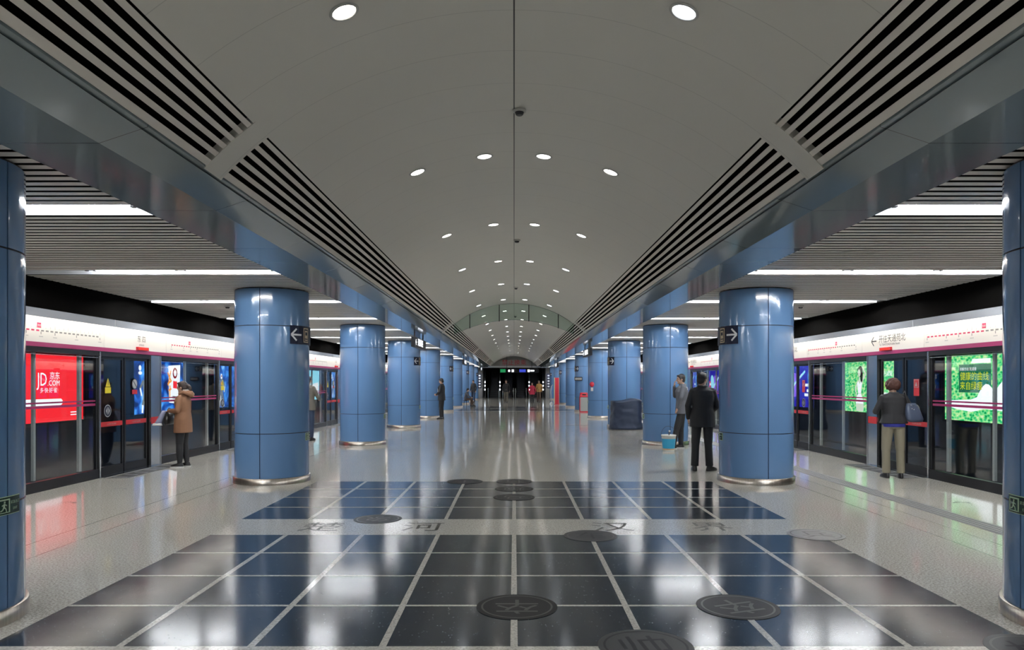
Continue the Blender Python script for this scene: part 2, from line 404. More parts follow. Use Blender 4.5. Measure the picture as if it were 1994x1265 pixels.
for x, y, ch, rot, mf, ml, mc, rad, lab in [
    (0.02, 5.06, '卒', PI, 'medal_rim_dark', 'medal_line', 'medal_line', .285, 'round black chess piece inlay on the centre line, one row up from the board edge'),
    (2*SQ, 5.06, '卒', PI+.35, 'medal_rim_dark', 'medal_line', 'medal_line', .285, 'round black chess piece inlay one row up, beside a bright light reflection'),
    (SQ, 7.40, '车', 0, 'medal_face', 'medal_line', 'medal_dark', .275, 'round grey chess piece inlay at the river edge below the third river character'),
    (3.13, 7.46, '兵', 0, 'medal_face_pale', 'medal_line_pale', 'medal_line_pale', .285, 'pale round chess piece inlay on the river-side corner of the board'),
    (SQ, 4.30, '帅', .12, 'medal_face', 'medal_dark', 'medal_dark', .285, 'large grey chess piece inlay with dark general character at the board front edge'),
    (3.09, 4.22, '相', 0, 'medal_face', 'medal_line', 'medal_dark', .285, 'grey round chess piece inlay at the board corner beside the big column base'),
    (-2*SQ, RIV1, '象', PI, 'medal_rim_dark', 'medal_line', 'medal_line', .275, 'dark round chess piece inlay between the first two river characters'),
    (-SQ, BY1, '士', PI, 'medal_rim_dark', 'medal_face', 'medal_line', .285, 'dark chess piece inlay on the far board edge, one line off centre'),
    (0, BY1, '将', PI, 'medal_rim_dark', 'medal_face', 'medal_line', .285, 'dark chess piece inlay on the far board edge, topmost of three in line'),
    (0, BY1-SQ, '炮', PI, 'medal_rim_dark', 'medal_face', 'medal_line', .285, 'dark chess piece inlay, the middle one of three in line at the board far end'),
    (0, BY1-2*SQ, '马', PI, 'medal_rim_dark', 'medal_face', 'medal_line', .285, 'dark chess piece inlay closest to the river of the three in line')]:
    r = empty('chess_piece_inlay', (x, y, .0042)); tag(r, lab, 'chess piece', 'round chess pieces set in the floor board')
    b = MB(); b.lathe([(rad, 0), (rad, .002)], mf, 48, smooth=False); b.build('disc', r)
    b = MB(); rr = rad*.86; w_ = .007
    b.rings([[(q*math.cos(2*PI*j/48), q*math.sin(2*PI*j/48), .0028) for j in range(48)] for q in (rr-w_, rr+w_)], ml, (False, False), False); b.build('ring', r)
    b = MB(); strokes_char(b, ch, .34, rot, mc, .003); b.build('character', r)

# tactile strip on the +X side
r = empty('tactile_paving', (5.19, 0, 0)); tag(r, 'long grey ribbed tactile guide strip on the floor along the green billboard side', 'tactile paving')
b = MB(); b.box(-.14, .14, 4, 68, 0, .003, 'tactile_grey'); b.build('strip', r)
b = MB()
for i in range(4): b.box(-.115+i*.065, -.085+i*.065, 4, 68, .003, .007, 'tactile_grey')
b.build('ribs', r)

# ------------------------------------------------------------------ columns
def cyl_pt(ph, r_, z): return (r_*math.sin(ph), -r_*math.cos(ph), z)
def make_column():
    r = empty('column', (0, 0, 0))
    b = MB(); ga = .006/.575
    for q in range(4):
        phs = [q*PI/2+ga+(PI/2-2*ga)*i/20 for i in range(21)]
        for z0, z1 in ((.095, .783), (.795, 2.455), (2.467, 3.03)):
            b.rings([[cyl_pt(p_, .575, z) for p_ in phs] for z in (z0, z1)], 'blue_enamel', (False, False), True, False)
            for z in (z0, z1): b.rings([[cyl_pt(p_, rr, z) for p_ in phs] for rr in (.575, .558)], 'blue_enamel', (False, False), False, False)
            for p_ in (phs[0], phs[-1]): b.quad([cyl_pt(p_, .575, z0), cyl_pt(p_, .575, z1), cyl_pt(p_, .558, z1), cyl_pt(p_, .558, z0)], 'blue_enamel')
    b.build('shaft', r)
    b = MB(); b.lathe([(.56, .05), (.56, 3.047)], 'column_core', 48, cap=(False, False)); b.build('core', r)
    b = MB(); b.lathe([(.598, 0), (.598, .096), (.592, .1), (.57, .1)], 'brushed_steel', 64, cap=(False, False)); b.build('base_ring', r)
    return r
col0 = make_column(); COLS = {}
side_txt = {-1: {1: 'beside the woman in the camel jacket', 3: 'with arrow sign, behind the second column', 4: 'behind the man in black standing alone'},
            1: {1: 'beside the man in the dark suit', 2: 'behind the white and blue bucket', 3: 'behind the navy covered cart', 4: 'carrying the red fire bell', 5: 'with the small dark notice plaque'}}
for k in range(0, 10):
    for s in (-1, 1):
        d = 'cut by the picture edge' if k == 0 else side_txt[s].get(k, ORD[k]+' from the camera in its row')
        lab = 'round blue enamelled column on the %s, %s' % (SIDE[s], d)
        y = 4.72 if k == 0 else 11.6+P*(k-1)
        o = col0 if not COLS else dup(col0, (0, 0, 0), lab)
        o.location = (s*3.9, y, 0); tag(o, lab, 'column', 'blue columns in two rows', 'thing'); COLS[(s, k)] = y

# curved column signs
def col_fn(ph0, r_): return lambda u, v: cyl_pt(ph0+u/r_, r_, v)
def curved_panel(b, ph0, r_, hw, z0, z1, m, seg=12):
    phs = [ph0-hw/r_+2*hw/r_*i/seg for i in range(seg+1)]
    b.rings([[cyl_pt(p_, rr, z) for p_ in phs] for rr, z in ((.578, z0), (r_, z0), (r_, z1), (.578, z1))], m, (False, False), False, False)
    for p_ in (phs[0], phs[-1]): b.quad([cyl_pt(p_, .578, z0), cyl_pt(p_, r_, z0), cyl_pt(p_, r_, z1), cyl_pt(p_, .578, z1)], m)
def bar2d(b, fn, p, q, w_, m, seg=4):
    p = Vector(p); q = Vector(q); d = (q-p).normalized(); nn = Vector((-d.y, d.x))*w_/2
    for i in range(seg):
        a = p+(q-p)*i/seg; c = p+(q-p)*(i+1)/seg
        b.quad([fn(*(a+nn)), fn(*(a-nn)), fn(*(c-nn)), fn(*(c+nn))], m)
def rect2d(b, fn, x0, x1, z0, z1, m, seg=4):
    for i in range(seg):
        a = x0+(x1-x0)*i/seg; c = x0+(x1-x0)*(i+1)/seg; b.quad([fn(a, z0), fn(c, z0), fn(c, z1), fn(a, z1)], m)
def arrow2d(b, fn, x, z, size, d, m, w_=.03):
    tip = (x+d*size/2, z)
    bar2d(b, fn, (x-d*size*.5, z), (x+d*size*.42, z), w_, m)
    bar2d(b, fn, (x+d*size*.02, z+size*.46), tip, w_, m); bar2d(b, fn, (x+d*size*.02, z-size*.46), tip, w_, m)
protos = {}
def direction_sign(s):      # s: side of the column row; faces the aisle
    r = empty('direction_sign', (0, 0, 0)); ph = -s*PI/2; hw = .46
    b = MB(); curved_panel(b, ph, .590, hw, -.145, .145, 'sign_navy'); b.build('sign_panel', r)
    b = MB(); fn = col_fn(ph, .5915); arrow2d(b, fn, s*.345, 0, .20, s, 'sign_white', .028); b.build('arrow', r)
    b = MB(); rect2d(b, fn, s*.12-.075, s*.12+.075, -.115, .115, 'sign_beige')
    fn2 = col_fn(ph, .5925); rect2d(b, fn2, s*.12-.058, s*.12+.058, -.098, .098, 'sign_navy'); fn3 = col_fn(ph, .5935)
    rect2d(b, fn3, s*.12-.040, s*.12+.040, -.05, .075, 'sign_beige'); fn4 = col_fn(ph, .5945)
    rect2d(b, fn4, s*.12-.028, s*.12+.028, .0, .05, 'sign_navy'); rect2d(b, fn3, s*.12-.04, s*.12+.04, -.085, -.065, 'sign_beige'); b.build('lift_icon', r)
    b = MB(); arrow2d(b, fn, -s*.30, 0, .16, -s, 'sign_white', .024); b.build('arrow', r)
    return r
def exit_sign(s):
    r = empty('exit_sign', (0, 0, 0)); ph = -s*PI/2
    b = MB(); curved_panel(b, ph, .584, .118, -.06, .06, 'exit_glow'); b.build('border', r)
    b = MB(); curved_panel(b, ph, .586, .113, -.055, .055, 'exit_green'); b.build('sign_panel', r)
    fn = col_fn(ph, .588); b = MB()
    rect2d(b, fn, -.10, .005, -.045, .045, 'exit_glow'); fb = col_fn(ph, .589); rect2d(b, fb, -.088, -.008, -.04, .036, 'exit_green')
    fc = col_fn(ph, .590)
    rect2d(b, fc, -.052, -.038, .018, .032, 'exit_glow', 1)
    for p_, q_, w_ in (((-.046, .016), (-.052, -.008), .015), ((-.052, -.006), (-.034, -.018), .009), ((-.034, -.018), (-.030, -.038), .008), ((-.052, -.006), (-.062, -.024), .009), ((-.062, -.024), (-.080, -.030), .008),
                       ((-.046, .012), (-.026, .002), .007), ((-.046, .012), (-.068, .004), .007)): bar2d(b, fc, p_, q_, w_, 'exit_glow', 1)
    b.build('running_figure', r)
    b = MB(); b.text('紧急出口', .024, lambda u, v: fn(u+.058, v+.010), 'exit_glow'); b.text('EXIT', .024, lambda u, v: fn(u+.058, v-.032), 'exit_glow'); b.build('lettering', r)
    return r
for s in (-1, 1):
    d0 = e0 = None
    for k in range(0, 10):
        y = COLS[(s, k)]
        if k % 2 == 1:
            lab = 'curved navy arrow sign wrapped round the %s column on the %s' % (ORD[k], SIDE[s])
            o = direction_sign(s) if d0 is None else dup(d0, (0, 0, 0), lab); d0 = d0 or o
            o.location = (s*3.9, y, 2.33); tag(o, lab, 'sign', 'navy direction signs on the columns')
        if k < 7:
            lab = 'small green glowing exit sign low on the %s column, %s' % (ORD[k], SIDE[s])
            o = exit_sign(s) if e0 is None else dup(e0, (0, 0, 0), lab); e0 = e0 or o
            o.location = (s*3.9, y, .775 if k == 0 else .715); tag(o, lab, 'exit sign', 'small green exit signs on the columns')

# ------------------------------------------------------------------ ceiling downlights
def downlight(lens):
    r = empty('downlight', (0, 0, 0))
    b = MB(); b.lathe([(.098, -.004), (.078, -.010), (.076, .012)], 'detector_white', 28, cap=(False, False)); b.build('trim_ring', r)
    b = MB(); b.lathe([(.0765, -.003), (.0005, -.003)], lens, 28, cap=(False, False), smooth=False); b.build('lens', r)
    return r
DL = {l: None for l in ('lens_warm', 'lens_neutral', 'lens_cool')}
line_name = {-1.077: 'outer line, red billboard side', -.33: 'inner line, red billboard side', .33: 'inner line, green billboard side', 1.077: 'outer line, green billboard side'}
lights_pick = ['lens_neutral', 'lens_warm', 'lens_cool']
for i in range(-2, 19):
    y = 4.55+3.465*i
    for x in (-1.077, -.33, .33, 1.077):
        if abs(x) < .5 and i == 0 and False: continue
        t = math.asin(x/R); z = ZC+R*math.cos(t)
        lens = random.choice(lights_pick)
        if i == 0 and x > 0: lens = 'lens_cool'
        if i < 0: lab = 'round recessed downlight of the vault behind the camera, row %s' % ORD[i+2]; lab += ', ' + line_name[x]
        else: lab = 'round recessed vault downlight, %s row from camera, %s' % (ORD[i], line_name[x])
        o = downlight(lens) if DL[lens] is None else dup(DL[lens], (0, 0, 0), lab)
        DL[lens] = DL[lens] or o
        o.location = (x, y, z); o.rotation_euler = (0, t, 0); tag(o, lab, 'downlight', 'round downlights in the vault')

# smoke detectors
def detector():
    r = empty('smoke_detector', (0, 0, 0))
    b = MB(); b.lathe([(.062, 0), (.06, -.018), (.045, -.022)], 'detector_white', 24); b.build('base', r)
    b = MB(); b.lathe([(.043, -.021), (.040, -.034), (.036, -.036), (.036, -.042), (.028, -.050)], 'dark_metal', 24); b.build('sensor_cap', r)
    return r
dt = None
for i, (x, y, z, lab) in enumerate([(.05, 6.7, 4.118, 'white smoke detector on the vault centre seam, closest to the camera'), (.05, 12.8, 4.118, 'white smoke detector on the vault centre seam between second and fourth downlight rows'),
        (.05, 19.2, 4.118, 'white smoke detector on the vault seam in front of the glass smoke curtain'), (.05, 27.5, 4.118, 'white smoke detector on the vault seam just beyond the glass smoke curtain'),
        (-5.5, 13.8, CZ, 'white smoke detector on the slatted side ceiling, red billboard side'), (5.5, 13.8, CZ, 'white smoke detector on the slatted side ceiling, green billboard side')]):
    o = detector() if dt is None else dup(dt, (0, 0, 0), lab); dt = dt or o
    o.location = (x, y, z); tag(o, lab, 'smoke detector', 'smoke detectors on the ceilings')

# strip lights of the side ceilings
def strip_light(s, on):
    r = empty('strip_light', (0, 0, 0))
    b = MB(); b.box(s*BX1, s*EX, -.10, .27, .052, .062, 'trough_white'); b.box(s*BX1, s*EX, -.105, -.095, .0, .062, 'trough_white'); b.box(s*BX1, s*EX, .262, .272, .0, .062, 'trough_white'); b.build('reflector', r)
    for j, (xa, xb) in enumerate(((3.19, 4.36), (4.46, 5.56), (5.64, 6.60))):
        lit = on[j]
        b = MB(); b.tube([(s*(xa+.03), .0, .028), (s*(xb-.03), .0, .028)], .017, lit, 8); o = b.build('tube', r)
        b = MB(); b.box(s*xa, s*(xa+.03), -.022, .022, .004, .05, 'frame_black'); b.box(s*xb, s*(xb-.03), -.022, .022, .004, .05, 'frame_black'); b.build('socket', o)
    return r
for s in (-1, 1):
    pr = None
    for i, y in enumerate(LY):
        lab = ('fluorescent strip light in the side ceiling, %s from the camera, %s' % (ORD[i-3], SIDE[s])) if i >= 3 else 'fluorescent strip light in the side ceiling behind the camera, %s, %s' % (ORD[i], SIDE[s])
        if i in (3, 4): o = strip_light(s, ('tube_light', 'tube_light', 'tube_light' if s > 0 or i == 3 else 'trough_white') if i == 3 else ('tube_warm', 'tube_light', 'tube_light' if s > 0 else 'trough_white'))
        elif pr is None: o = pr = strip_light(s, ('tube_light', 'tube_light', 'tube_light'))
        else: o = dup(pr, (0, 0, 0), lab)
        o.location = (0, y, CZ); tag(o, lab, 'ceiling light', 'strip lights across the side ceilings')

# ------------------------------------------------------------------ smoke curtain glass
r = empty('smoke_curtain', (0, 23.1, 3.13)); tag(r, 'arched clear glass smoke curtain hanging across the vault, with four dark mullions', 'smoke curtain')
b = MB(); RB = 4.15; ZB = 3.59-RB
top = []; bot = []
for i in range(41):
    x = -1.93+3.86*i/40
    top.append((x, ZC+math.sqrt(R*R-x*x)-.002-3.13)); bot.append((x, ZB+math.sqrt(RB*RB-x*x)-3.13))
b.rings([[(x, -.006, z) for x, z in top], [(x, -.006, z) for x, z in bot], [(x, .006, z) for x, z in bot], [(x, .006, z) for x, z in top]], 'curtain_glass', (False, False), False, False)
b.build('glass', r)
b = MB(); b.tube([(x, 0, z) for x, z in top], .010, 'sticker_grey', 6); b.tube([(x, 0, z) for x, z in bot], .007, 'sticker_grey', 6); b.build('edge_frame', r)
for x in (-1.42, -.475, .475, 1.42):
    b = MB(); b.box(x-.012, x+.012, -.03, .03, ZB+math.sqrt(RB*RB-x*x)-3.15, ZC+math.sqrt(R*R-x*x)-3.135, 'frame_black'); b.build('mullion', r)

# ------------------------------------------------------------------ platform screen
def frame_rect(b, xa, xb, y0, y1, z0, z1, t, m):
    b.box(xa, xb, y0, y0+t, z0, z1, m); b.box(xa, xb, y1-t, y1, z0, z1, m); b.box(xa, xb, y0+t, y1-t, z0, z0+t, m); b.box(xa, xb, y0+t, y1-t, z1-t, z1, m)
def screen_panel(s):     # local y 0..2.8
    r = empty('glass_screen_panel', (0, 0, 0)); X = lambda d: s*(PX+d)
    b = MB(); b.box(X(-.02), X(.05), 0, 2.8, 0, .15, 'frame_black'); b.box(X(-.02), X(.05), 0, 2.8, 2.02, 2.10, 'frame_black')
    for y in (0.045, 2.715): b.box(X(.0), X(.05), y, y+.04, .15, 2.02, 'frame_black')
    for y, w_ in ((1.33, .045), (2.42, .07)): b.box(X(.10), X(.14), y, y+w_, .15, 2.06, 'slat_white')
    b.box(X(-.021), X(-.018), 0.05, 2.75, 1.985, 1.995, 'polished_steel'); b.build('frame', r)
    b = MB(); b.box(X(.015), X(.027), .08, 2.72, .15, 2.02, 'screen_glass'); b.build('glass', r)
    b = MB(); b.box(X(.010), X(.014), .05, 2.74, 1.268, 1.292, 'magenta'); b.box(X(.010), X(.014), .05, 2.74, 1.20, 1.238, 'magenta'); b.build('safety_stripe', r)
    b = MB()
    for y in (0, 2.76): b.box(X(-.035), X(.03), y, y+.035, 0, 2.09, 'polished_steel')
    b.build('post', r)
    return r
def round_sticker(b, X, y, z, rad, m, s, inner=None):
    b.quad([(X, y+rad*math.cos(2*PI*j/24), z+rad*math.sin(2*PI*j/24)) for j in range(24)], m)
def platform_door(s):    # local y 0..2.0 ; leaves .04-.80, .84-1.62 ; pier 1.65-2.0
    r = empty('platform_door', (0, 0, 0)); X = lambda d: s*(PX+d)
    b = MB(); b.box(X(-.02), X(.06), 0, 2.0, 2.02, 2.10, 'frame_black'); b.build('header', r)
    b = MB(); b.box(X(-.10), X(.05), .0, 2.0, 0, .006, 'polished_steel'); b.build('threshold', r)
    for n_, (y0, y1) in enumerate(((.03, .80), (.83, 1.62))):
        b = MB(); frame_rect(b, X(.03), X(.06), y0, y1, .008, 2.02, .045, 'frame_black'); b.box(X(.03), X(.06), y0+.045, y1-.045, .05, .16, 'frame_black'); lf = b.build('door_leaf', r)
        b = MB(); b.box(X(.040), X(.050), y0+.045, y1-.045, .16, 1.975, 'screen_glass'); b.build('glass', lf)
        b = MB(); b.box(X(.026), X(.029), y0+.045, y1-.045, .835, .915, 'red_band')
        fn = wallfn(X(.0235), s, (y0+y1)/2, .862); b.text('小心夹手 禁止倚靠', .034, fn, 'sticker_grey'); b.build('warning_band', lf)
    # stickers: round arrows, warning
    b = MB(); yb = .30 if s < 0 else .42; zz = 1.10
    round_sticker(b, X(.0255), yb, zz, .105, 'sticker_grey', s); round_sticker(b, X(.0235), yb, zz, .092, 'sign_navy', s)
    for d_ in (-1, 1): b.quad([(X(.021), yb+d_*.012, zz-.07), (X(.021), yb+d_*.012, zz+.07), (X(.021), yb+d_*.062, zz)], 'sticker_grey')
    b.build('arrow_sticker', r)
    if s < 0:
        b = MB(); b.quad([(X(.0255), .22, 1.40), (X(.0255), .40, 1.40), (X(.0255), .40, 1.50), (X(.0255), .22, 1.50)], 'warn_yellow'); b.quad([(X(.0255), .235, 1.51), (X(.0255), .385, 1.51), (X(.0255), .31, 1.66)], 'warn_yellow')
        b.box(X(.024), X(.022), .305, .315, 1.54, 1.61, 'text_black'); b.build('warning_sticker', r)
        b = MB(); round_sticker(b, X(.0255), 1.17, 1.555, .10, 'text_black', s); round_sticker(b, X(.024), 1.17, 1.555, .082, 'sticker_grey', s)
        f5 = wallfn(X(.022), s, 1.17, 1.555); bar2d(b, f5, (-.055, .055), (.055, -.055), .018, 'text_black', 1)
        f6 = wallfn(X(.0255), s, 1.17, 1.42); rect2d(b, f6, -.09, .09, -.05, .03, 'red_band', 1); b.build('prohibition_sticker', r)
    else:
        f6 = wallfn(X(.0255), s, .42, 1.42); b = MB(); rect2d(b, f6, -.085, .085, -.07, .22, 'red_band', 1)
        f7 = wallfn(X(.0225), s, .42, 1.50); rect2d(b, f7, -.07, .07, -.005, .13, 'sticker_grey', 1); f8 = wallfn(X(.0205), s, .42, 1.50); rect2d(b, f8, -.06, .06, .003, .122, 'red_band', 1)
        f9 = wallfn(X(.0185), s, .42, 1.50)
        b.quad([f9(-.035, .02), f9(.035, .02), f9(0, .10)], 'sticker_grey'); b.build('warning_sticker', r)
    b = MB(); b.box(X(-.03), X(.06), 1.65, 1.99, 0, 2.09, 'polished_steel'); pr_ = b.build('pier', r)
    b = MB(); b.box(X(-.034), X(-.031), 1.66, 1.98, .80, .93, 'red_band'); b.build('warning_band', pr_)
    return r
MAPN = 23
def route_map(b, s, y0, y1, X):
    # line runs in viewer's reading direction; viewer-left end is y0 for s<0, y1 for s>0
    L = y1-y0; ya = y0+.22 if s < 0 else y1-.10; Lr = L-.35; hl = .345 if s < 0 else .62
    f = wallfn(X, s, ya, 2.33)
    for i in range(MAPN-1):
        u0 = Lr*i/(MAPN-1); u1 = u0+Lr/(MAPN-1)*.62
        red = u0 < hl*Lr
        rect2d(b, f, u0, u1, -.010, .012, 'map_red' if red else 'map_grey', 1)
    for i in range(MAPN):
        u = Lr*i/(MAPN-1); h_ = .02+.018*((i*7) % 3)
        rect2d(b, f, u-.006, u+.006, .032, .032+h_, 'map_pale', 1)
    for i in (0, 5, 8, 11, 16, 22):
        u = Lr*i/(MAPN-1); rect2d(b, f, u-.008, u+.008, -.052, -.014, 'map_grey', 1); rect2d(b, f, u-.045, u+.045, -.092, -.078, 'map_pale', 1)
    u = hl*Lr; rect2d(b, f, u-.045, u+.045, .040, .115, 'map_red', 1)
    g = wallfn(X-s*.002, s, ya-s*u, 2.33+.060); b.text('东四', .036, g, 'fascia_white')
def fascia(b, s, y0, y1):
    b.box(s*(PX-.03), s*(PX+.03), y0+.004, y1-.004, 2.165, 2.58, 'fascia_white'); 
def name_panel(s):       # above doors: local y 0..2.1
    r = empty('name_panel', (0, 0, 0)); b = MB(); fascia(b, s, 0, 2.13); b.build('board', r)
    b = MB(); b.box(s*(PX-.034), s*(PX-.0305), 0, 2.13, 2.10, 2.165, 'magenta'); b.build('stripe', r)
    X = s*(PX-.032); b = MB()
    if s < 0:
        b.text('东 四', .13, wallfn(X, s, 1.20, 2.325), 'text_black'); b.text('DONGSI', .045, wallfn(X, s, 1.20, 2.25), 'text_black')
    else:
        fn = wallfn(X, s, 1.02, 2.33); b.text('开往天通苑北', .155, fn, 'text_black'); b.text('To TIANTONGYUAN North', .058, wallfn(X, s, 1.10, 2.262), 'text_black')
        arrow2d(b, wallfn(X, s, 1.66, 2.36), 0, 0, .19, -1, 'text_black', .022)
    b.build('lettering', r)
    b = MB(); b.box(s*(PX-.075), s*(PX-.035), 1.0, 1.38, 2.165, 2.225, 'bin_red'); b.box(s*(PX-.078), s*(PX-.075), 1.02, 1.36, 2.175, 2.215, 'led_red'); b.build('door_indicator', r)
    return r
def map_panel(s):
    r = empty('route_map_panel', (0, 0, 0)); b = MB(); fascia(b, s, 0, 2.67); b.build('board', r)
    b = MB(); b.box(s*(PX-.034), s*(PX-.0305), 0, 2.67, 2.10, 2.165, 'magenta'); b.build('stripe', r)
    b = MB(); route_map(b, s, 0, 2.67, s*(PX-.032)); b.build('route_map_lettering', r)
    return r
def hood(s):             # local y 0..4.8
    r = empty('canopy_light', (0, 0, 0))
    b = MB(); 
    b.box(s*6.60, s*6.615, 0.006, 4.794, 2.50, 2.615, 'hood_grey'); b.quad([(s*6.60, .006, 2.615), (s*6.60, 4.794, 2.615), (s*7.06, 4.794, 2.68), (s*7.06, .006, 2.68)], 'hood_grey'); b.quad([(s*6.615, .006, 2.605), (s*6.615, 4.794, 2.605), (s*7.0, 4.794, 2.66), (s*7.0, .006, 2.66)], 'trough_white')
    b.build('hood', r)
    for j in range(4):
        b = MB(); b.tube([(s*6.70, .03+1.2*j, 2.572), (s*6.70, 1.17+1.2*j, 2.572)], .013, 'hood_light', 6); b.build('tube', r)
    return r
PS = 4.8; PD0 = 11.90
for s in (-1, 1):
    pr = {}
    for k in range(-3, 12):
        y = PD0+PS*k
        tail = ('%s bay from the camera, %s' % (ORD[k+1], SIDE[s])) if k >= -1 else ('%s bay behind the camera, %s' % (ORD[-2-k], SIDE[s]))
        spec = [('d', platform_door, y, 'sliding glass platform doors', 'door', 'platform screen doors', 'double sliding glass platform doors, '),
                ('p', screen_panel, y+2.0, '', 'glass panel', 'fixed glass platform screen panels', 'fixed glass screen with magenta stripes, '),
                ('n', name_panel, y+.1, '', 'sign', 'station name panels over the doors', 'white lettered panel over the platform doors, '),
                ('m', map_panel, y+2.23, '', 'route map', 'line route map panels over the screen', 'white panel with railway route line map, '),
                ('h', hood, y, '', 'light fixture', 'hooded light runs above the screen', 'grey hooded light run above the glass screen, ')]
        if k == 11: pass
        for key, fnc, yy, _, cat, grp, pre in spec:
            if k < -1 and key in 'nm' : continue
            o = fnc(s) if key not in pr else dup(pr[key], (0, 0, 0), '')
            pr.setdefault(key, o); o.location = (0, yy, 0); tag(o, pre+tail, cat, grp, 'thing')

# floor mats in front of doors and queue arrows
mt = None
for s in (-1, 1):
    for k in range(0, 6):
        lab = 'dark slotted floor tile row in front of doors, %s bay, %s' % (ORD[k+1], SIDE[s]); y = PD0+PS*k
        if mt is None:
            mt = empty('door_mat', (0, 0, 0)); b = MB(); b.box(-.16, .16, 0, 2.0, 0, .004, 'mat_dark'); b.build('pad', mt)
            b = MB()
            for i in range(6): b.box(-.11, .11, .06+i*.33, .06+i*.33+.06, .004, .006, 'tactile_grey')
            b.build('tactile_bars', mt); o = mt
        else: o = dup(mt, (0, 0, 0), lab)
        o.location = (s*6.56, y, 0); tag(o, lab, 'floor mat', 'dark tiles before the platform doors')
ar = None
for s in (-1, 1):
    for k in range(0, 9):
        lab = 'small dark curved queue mark on the floor, %s from the camera, %s' % (ORD[k], SIDE[s]); y = 9.45+1.24*k
        if ar is None:
            b = MB(); pts = [(-.10+.20*i/8, .05*math.sin(PI*i/8), 0) for i in range(9)]
            for i in range(8):
                (x0, y0, _), (x1, y1, _) = pts[i], pts[i+1]; b.quad([(x0, y0-.008, .002), (x1, y1-.008, .002), (x1, y1+.012, .002), (x0, y0+.012, .002)], 'text_black')
            b.quad([(.08, -.03, .002), (.13, -.012, .002), (.09, .035, .002)], 'text_black'); ar = o = b.build('queue_mark')
        else: o = dup(ar, (0, 0, 0), lab)
        o.location = (s*5.87, y, 0); tag(o, lab, 'floor marking', 'queue marks along the platform edge')

# ------------------------------------------------------------------ track side light-box adverts
AX = WX-.06
def adbox(s, y0, bg, label):
    r = empty('billboard', (s*AX, y0, 0)); tag(r, label, 'billboard', 'light box adverts on the tunnel walls')
    b = MB(); frame_rect(b, -.03*s, .05*s, -.05, 3.05, .64, 2.27, .05, 'frame_black'); b.build('frame', r)
    b = MB(); b.quad([(0, 0, .69), (0, 3, .69), (0, 3, 2.22), (0, 0, 2.22)], bg); b.build('screen', r)
    # picture coordinates: u 0..3 in reading direction, v 0..1.53 upward
    st = 0 if s < 0 else 3
    mk = lambda lay: (lambda u, v: (-s*.004*lay, st - s*u, .69+v))
    return r, mk
def blob(b, fn, cx, cy, rx, ry, m, n=20, rot=0.):
    ca, sa = math.cos(rot), math.sin(rot)
    b.quad([fn(cx+rx*math.cos(2*PI*i/n)*ca-ry*math.sin(2*PI*i/n)*sa, cy+rx*math.cos(2*PI*i/n)*sa+ry*math.sin(2*PI*i/n)*ca) for i in range(n)], m)
AY = lambda k: 14.5+5.3*k
# left 0: red shop advert
r, mk = adbox(-1, AY(0), 'ad_red', 'bright red lit advert with white JD.COM lettering on the tunnel wall')
b = MB(); f1 = mk(1)
b.text('JD', .42, lambda u, v: f1(u*.80+1.48, v+.82), 'ad_white'); b.text('.COM', .175, lambda u, v: f1(u+1.88, v+.82), 'ad_white'); b.text('京东', .185, lambda u, v: f1(u+1.92, v+.98), 'ad_white')
b.text('多·快·好·省', .125, lambda u, v: f1(u+1.70, v+.67), 'ad_white')
b.build('lettering', r)
b = MB(); b.poly([(0, .37), (2.14, .37), (2.2, .41), (2.2, .48), (2.14, .52), (0, .52)], f1, 'ad_white'); b.poly([(2.5, .12), (2.78, .12), (2.78, .145), (2.5, .145)], f1, 'ad_white'); b.poly([(2.5, .18), (2.78, .18), (2.78, .205), (2.5, .205)], f1, 'ad_white'); b.build('slogan_bar', r)
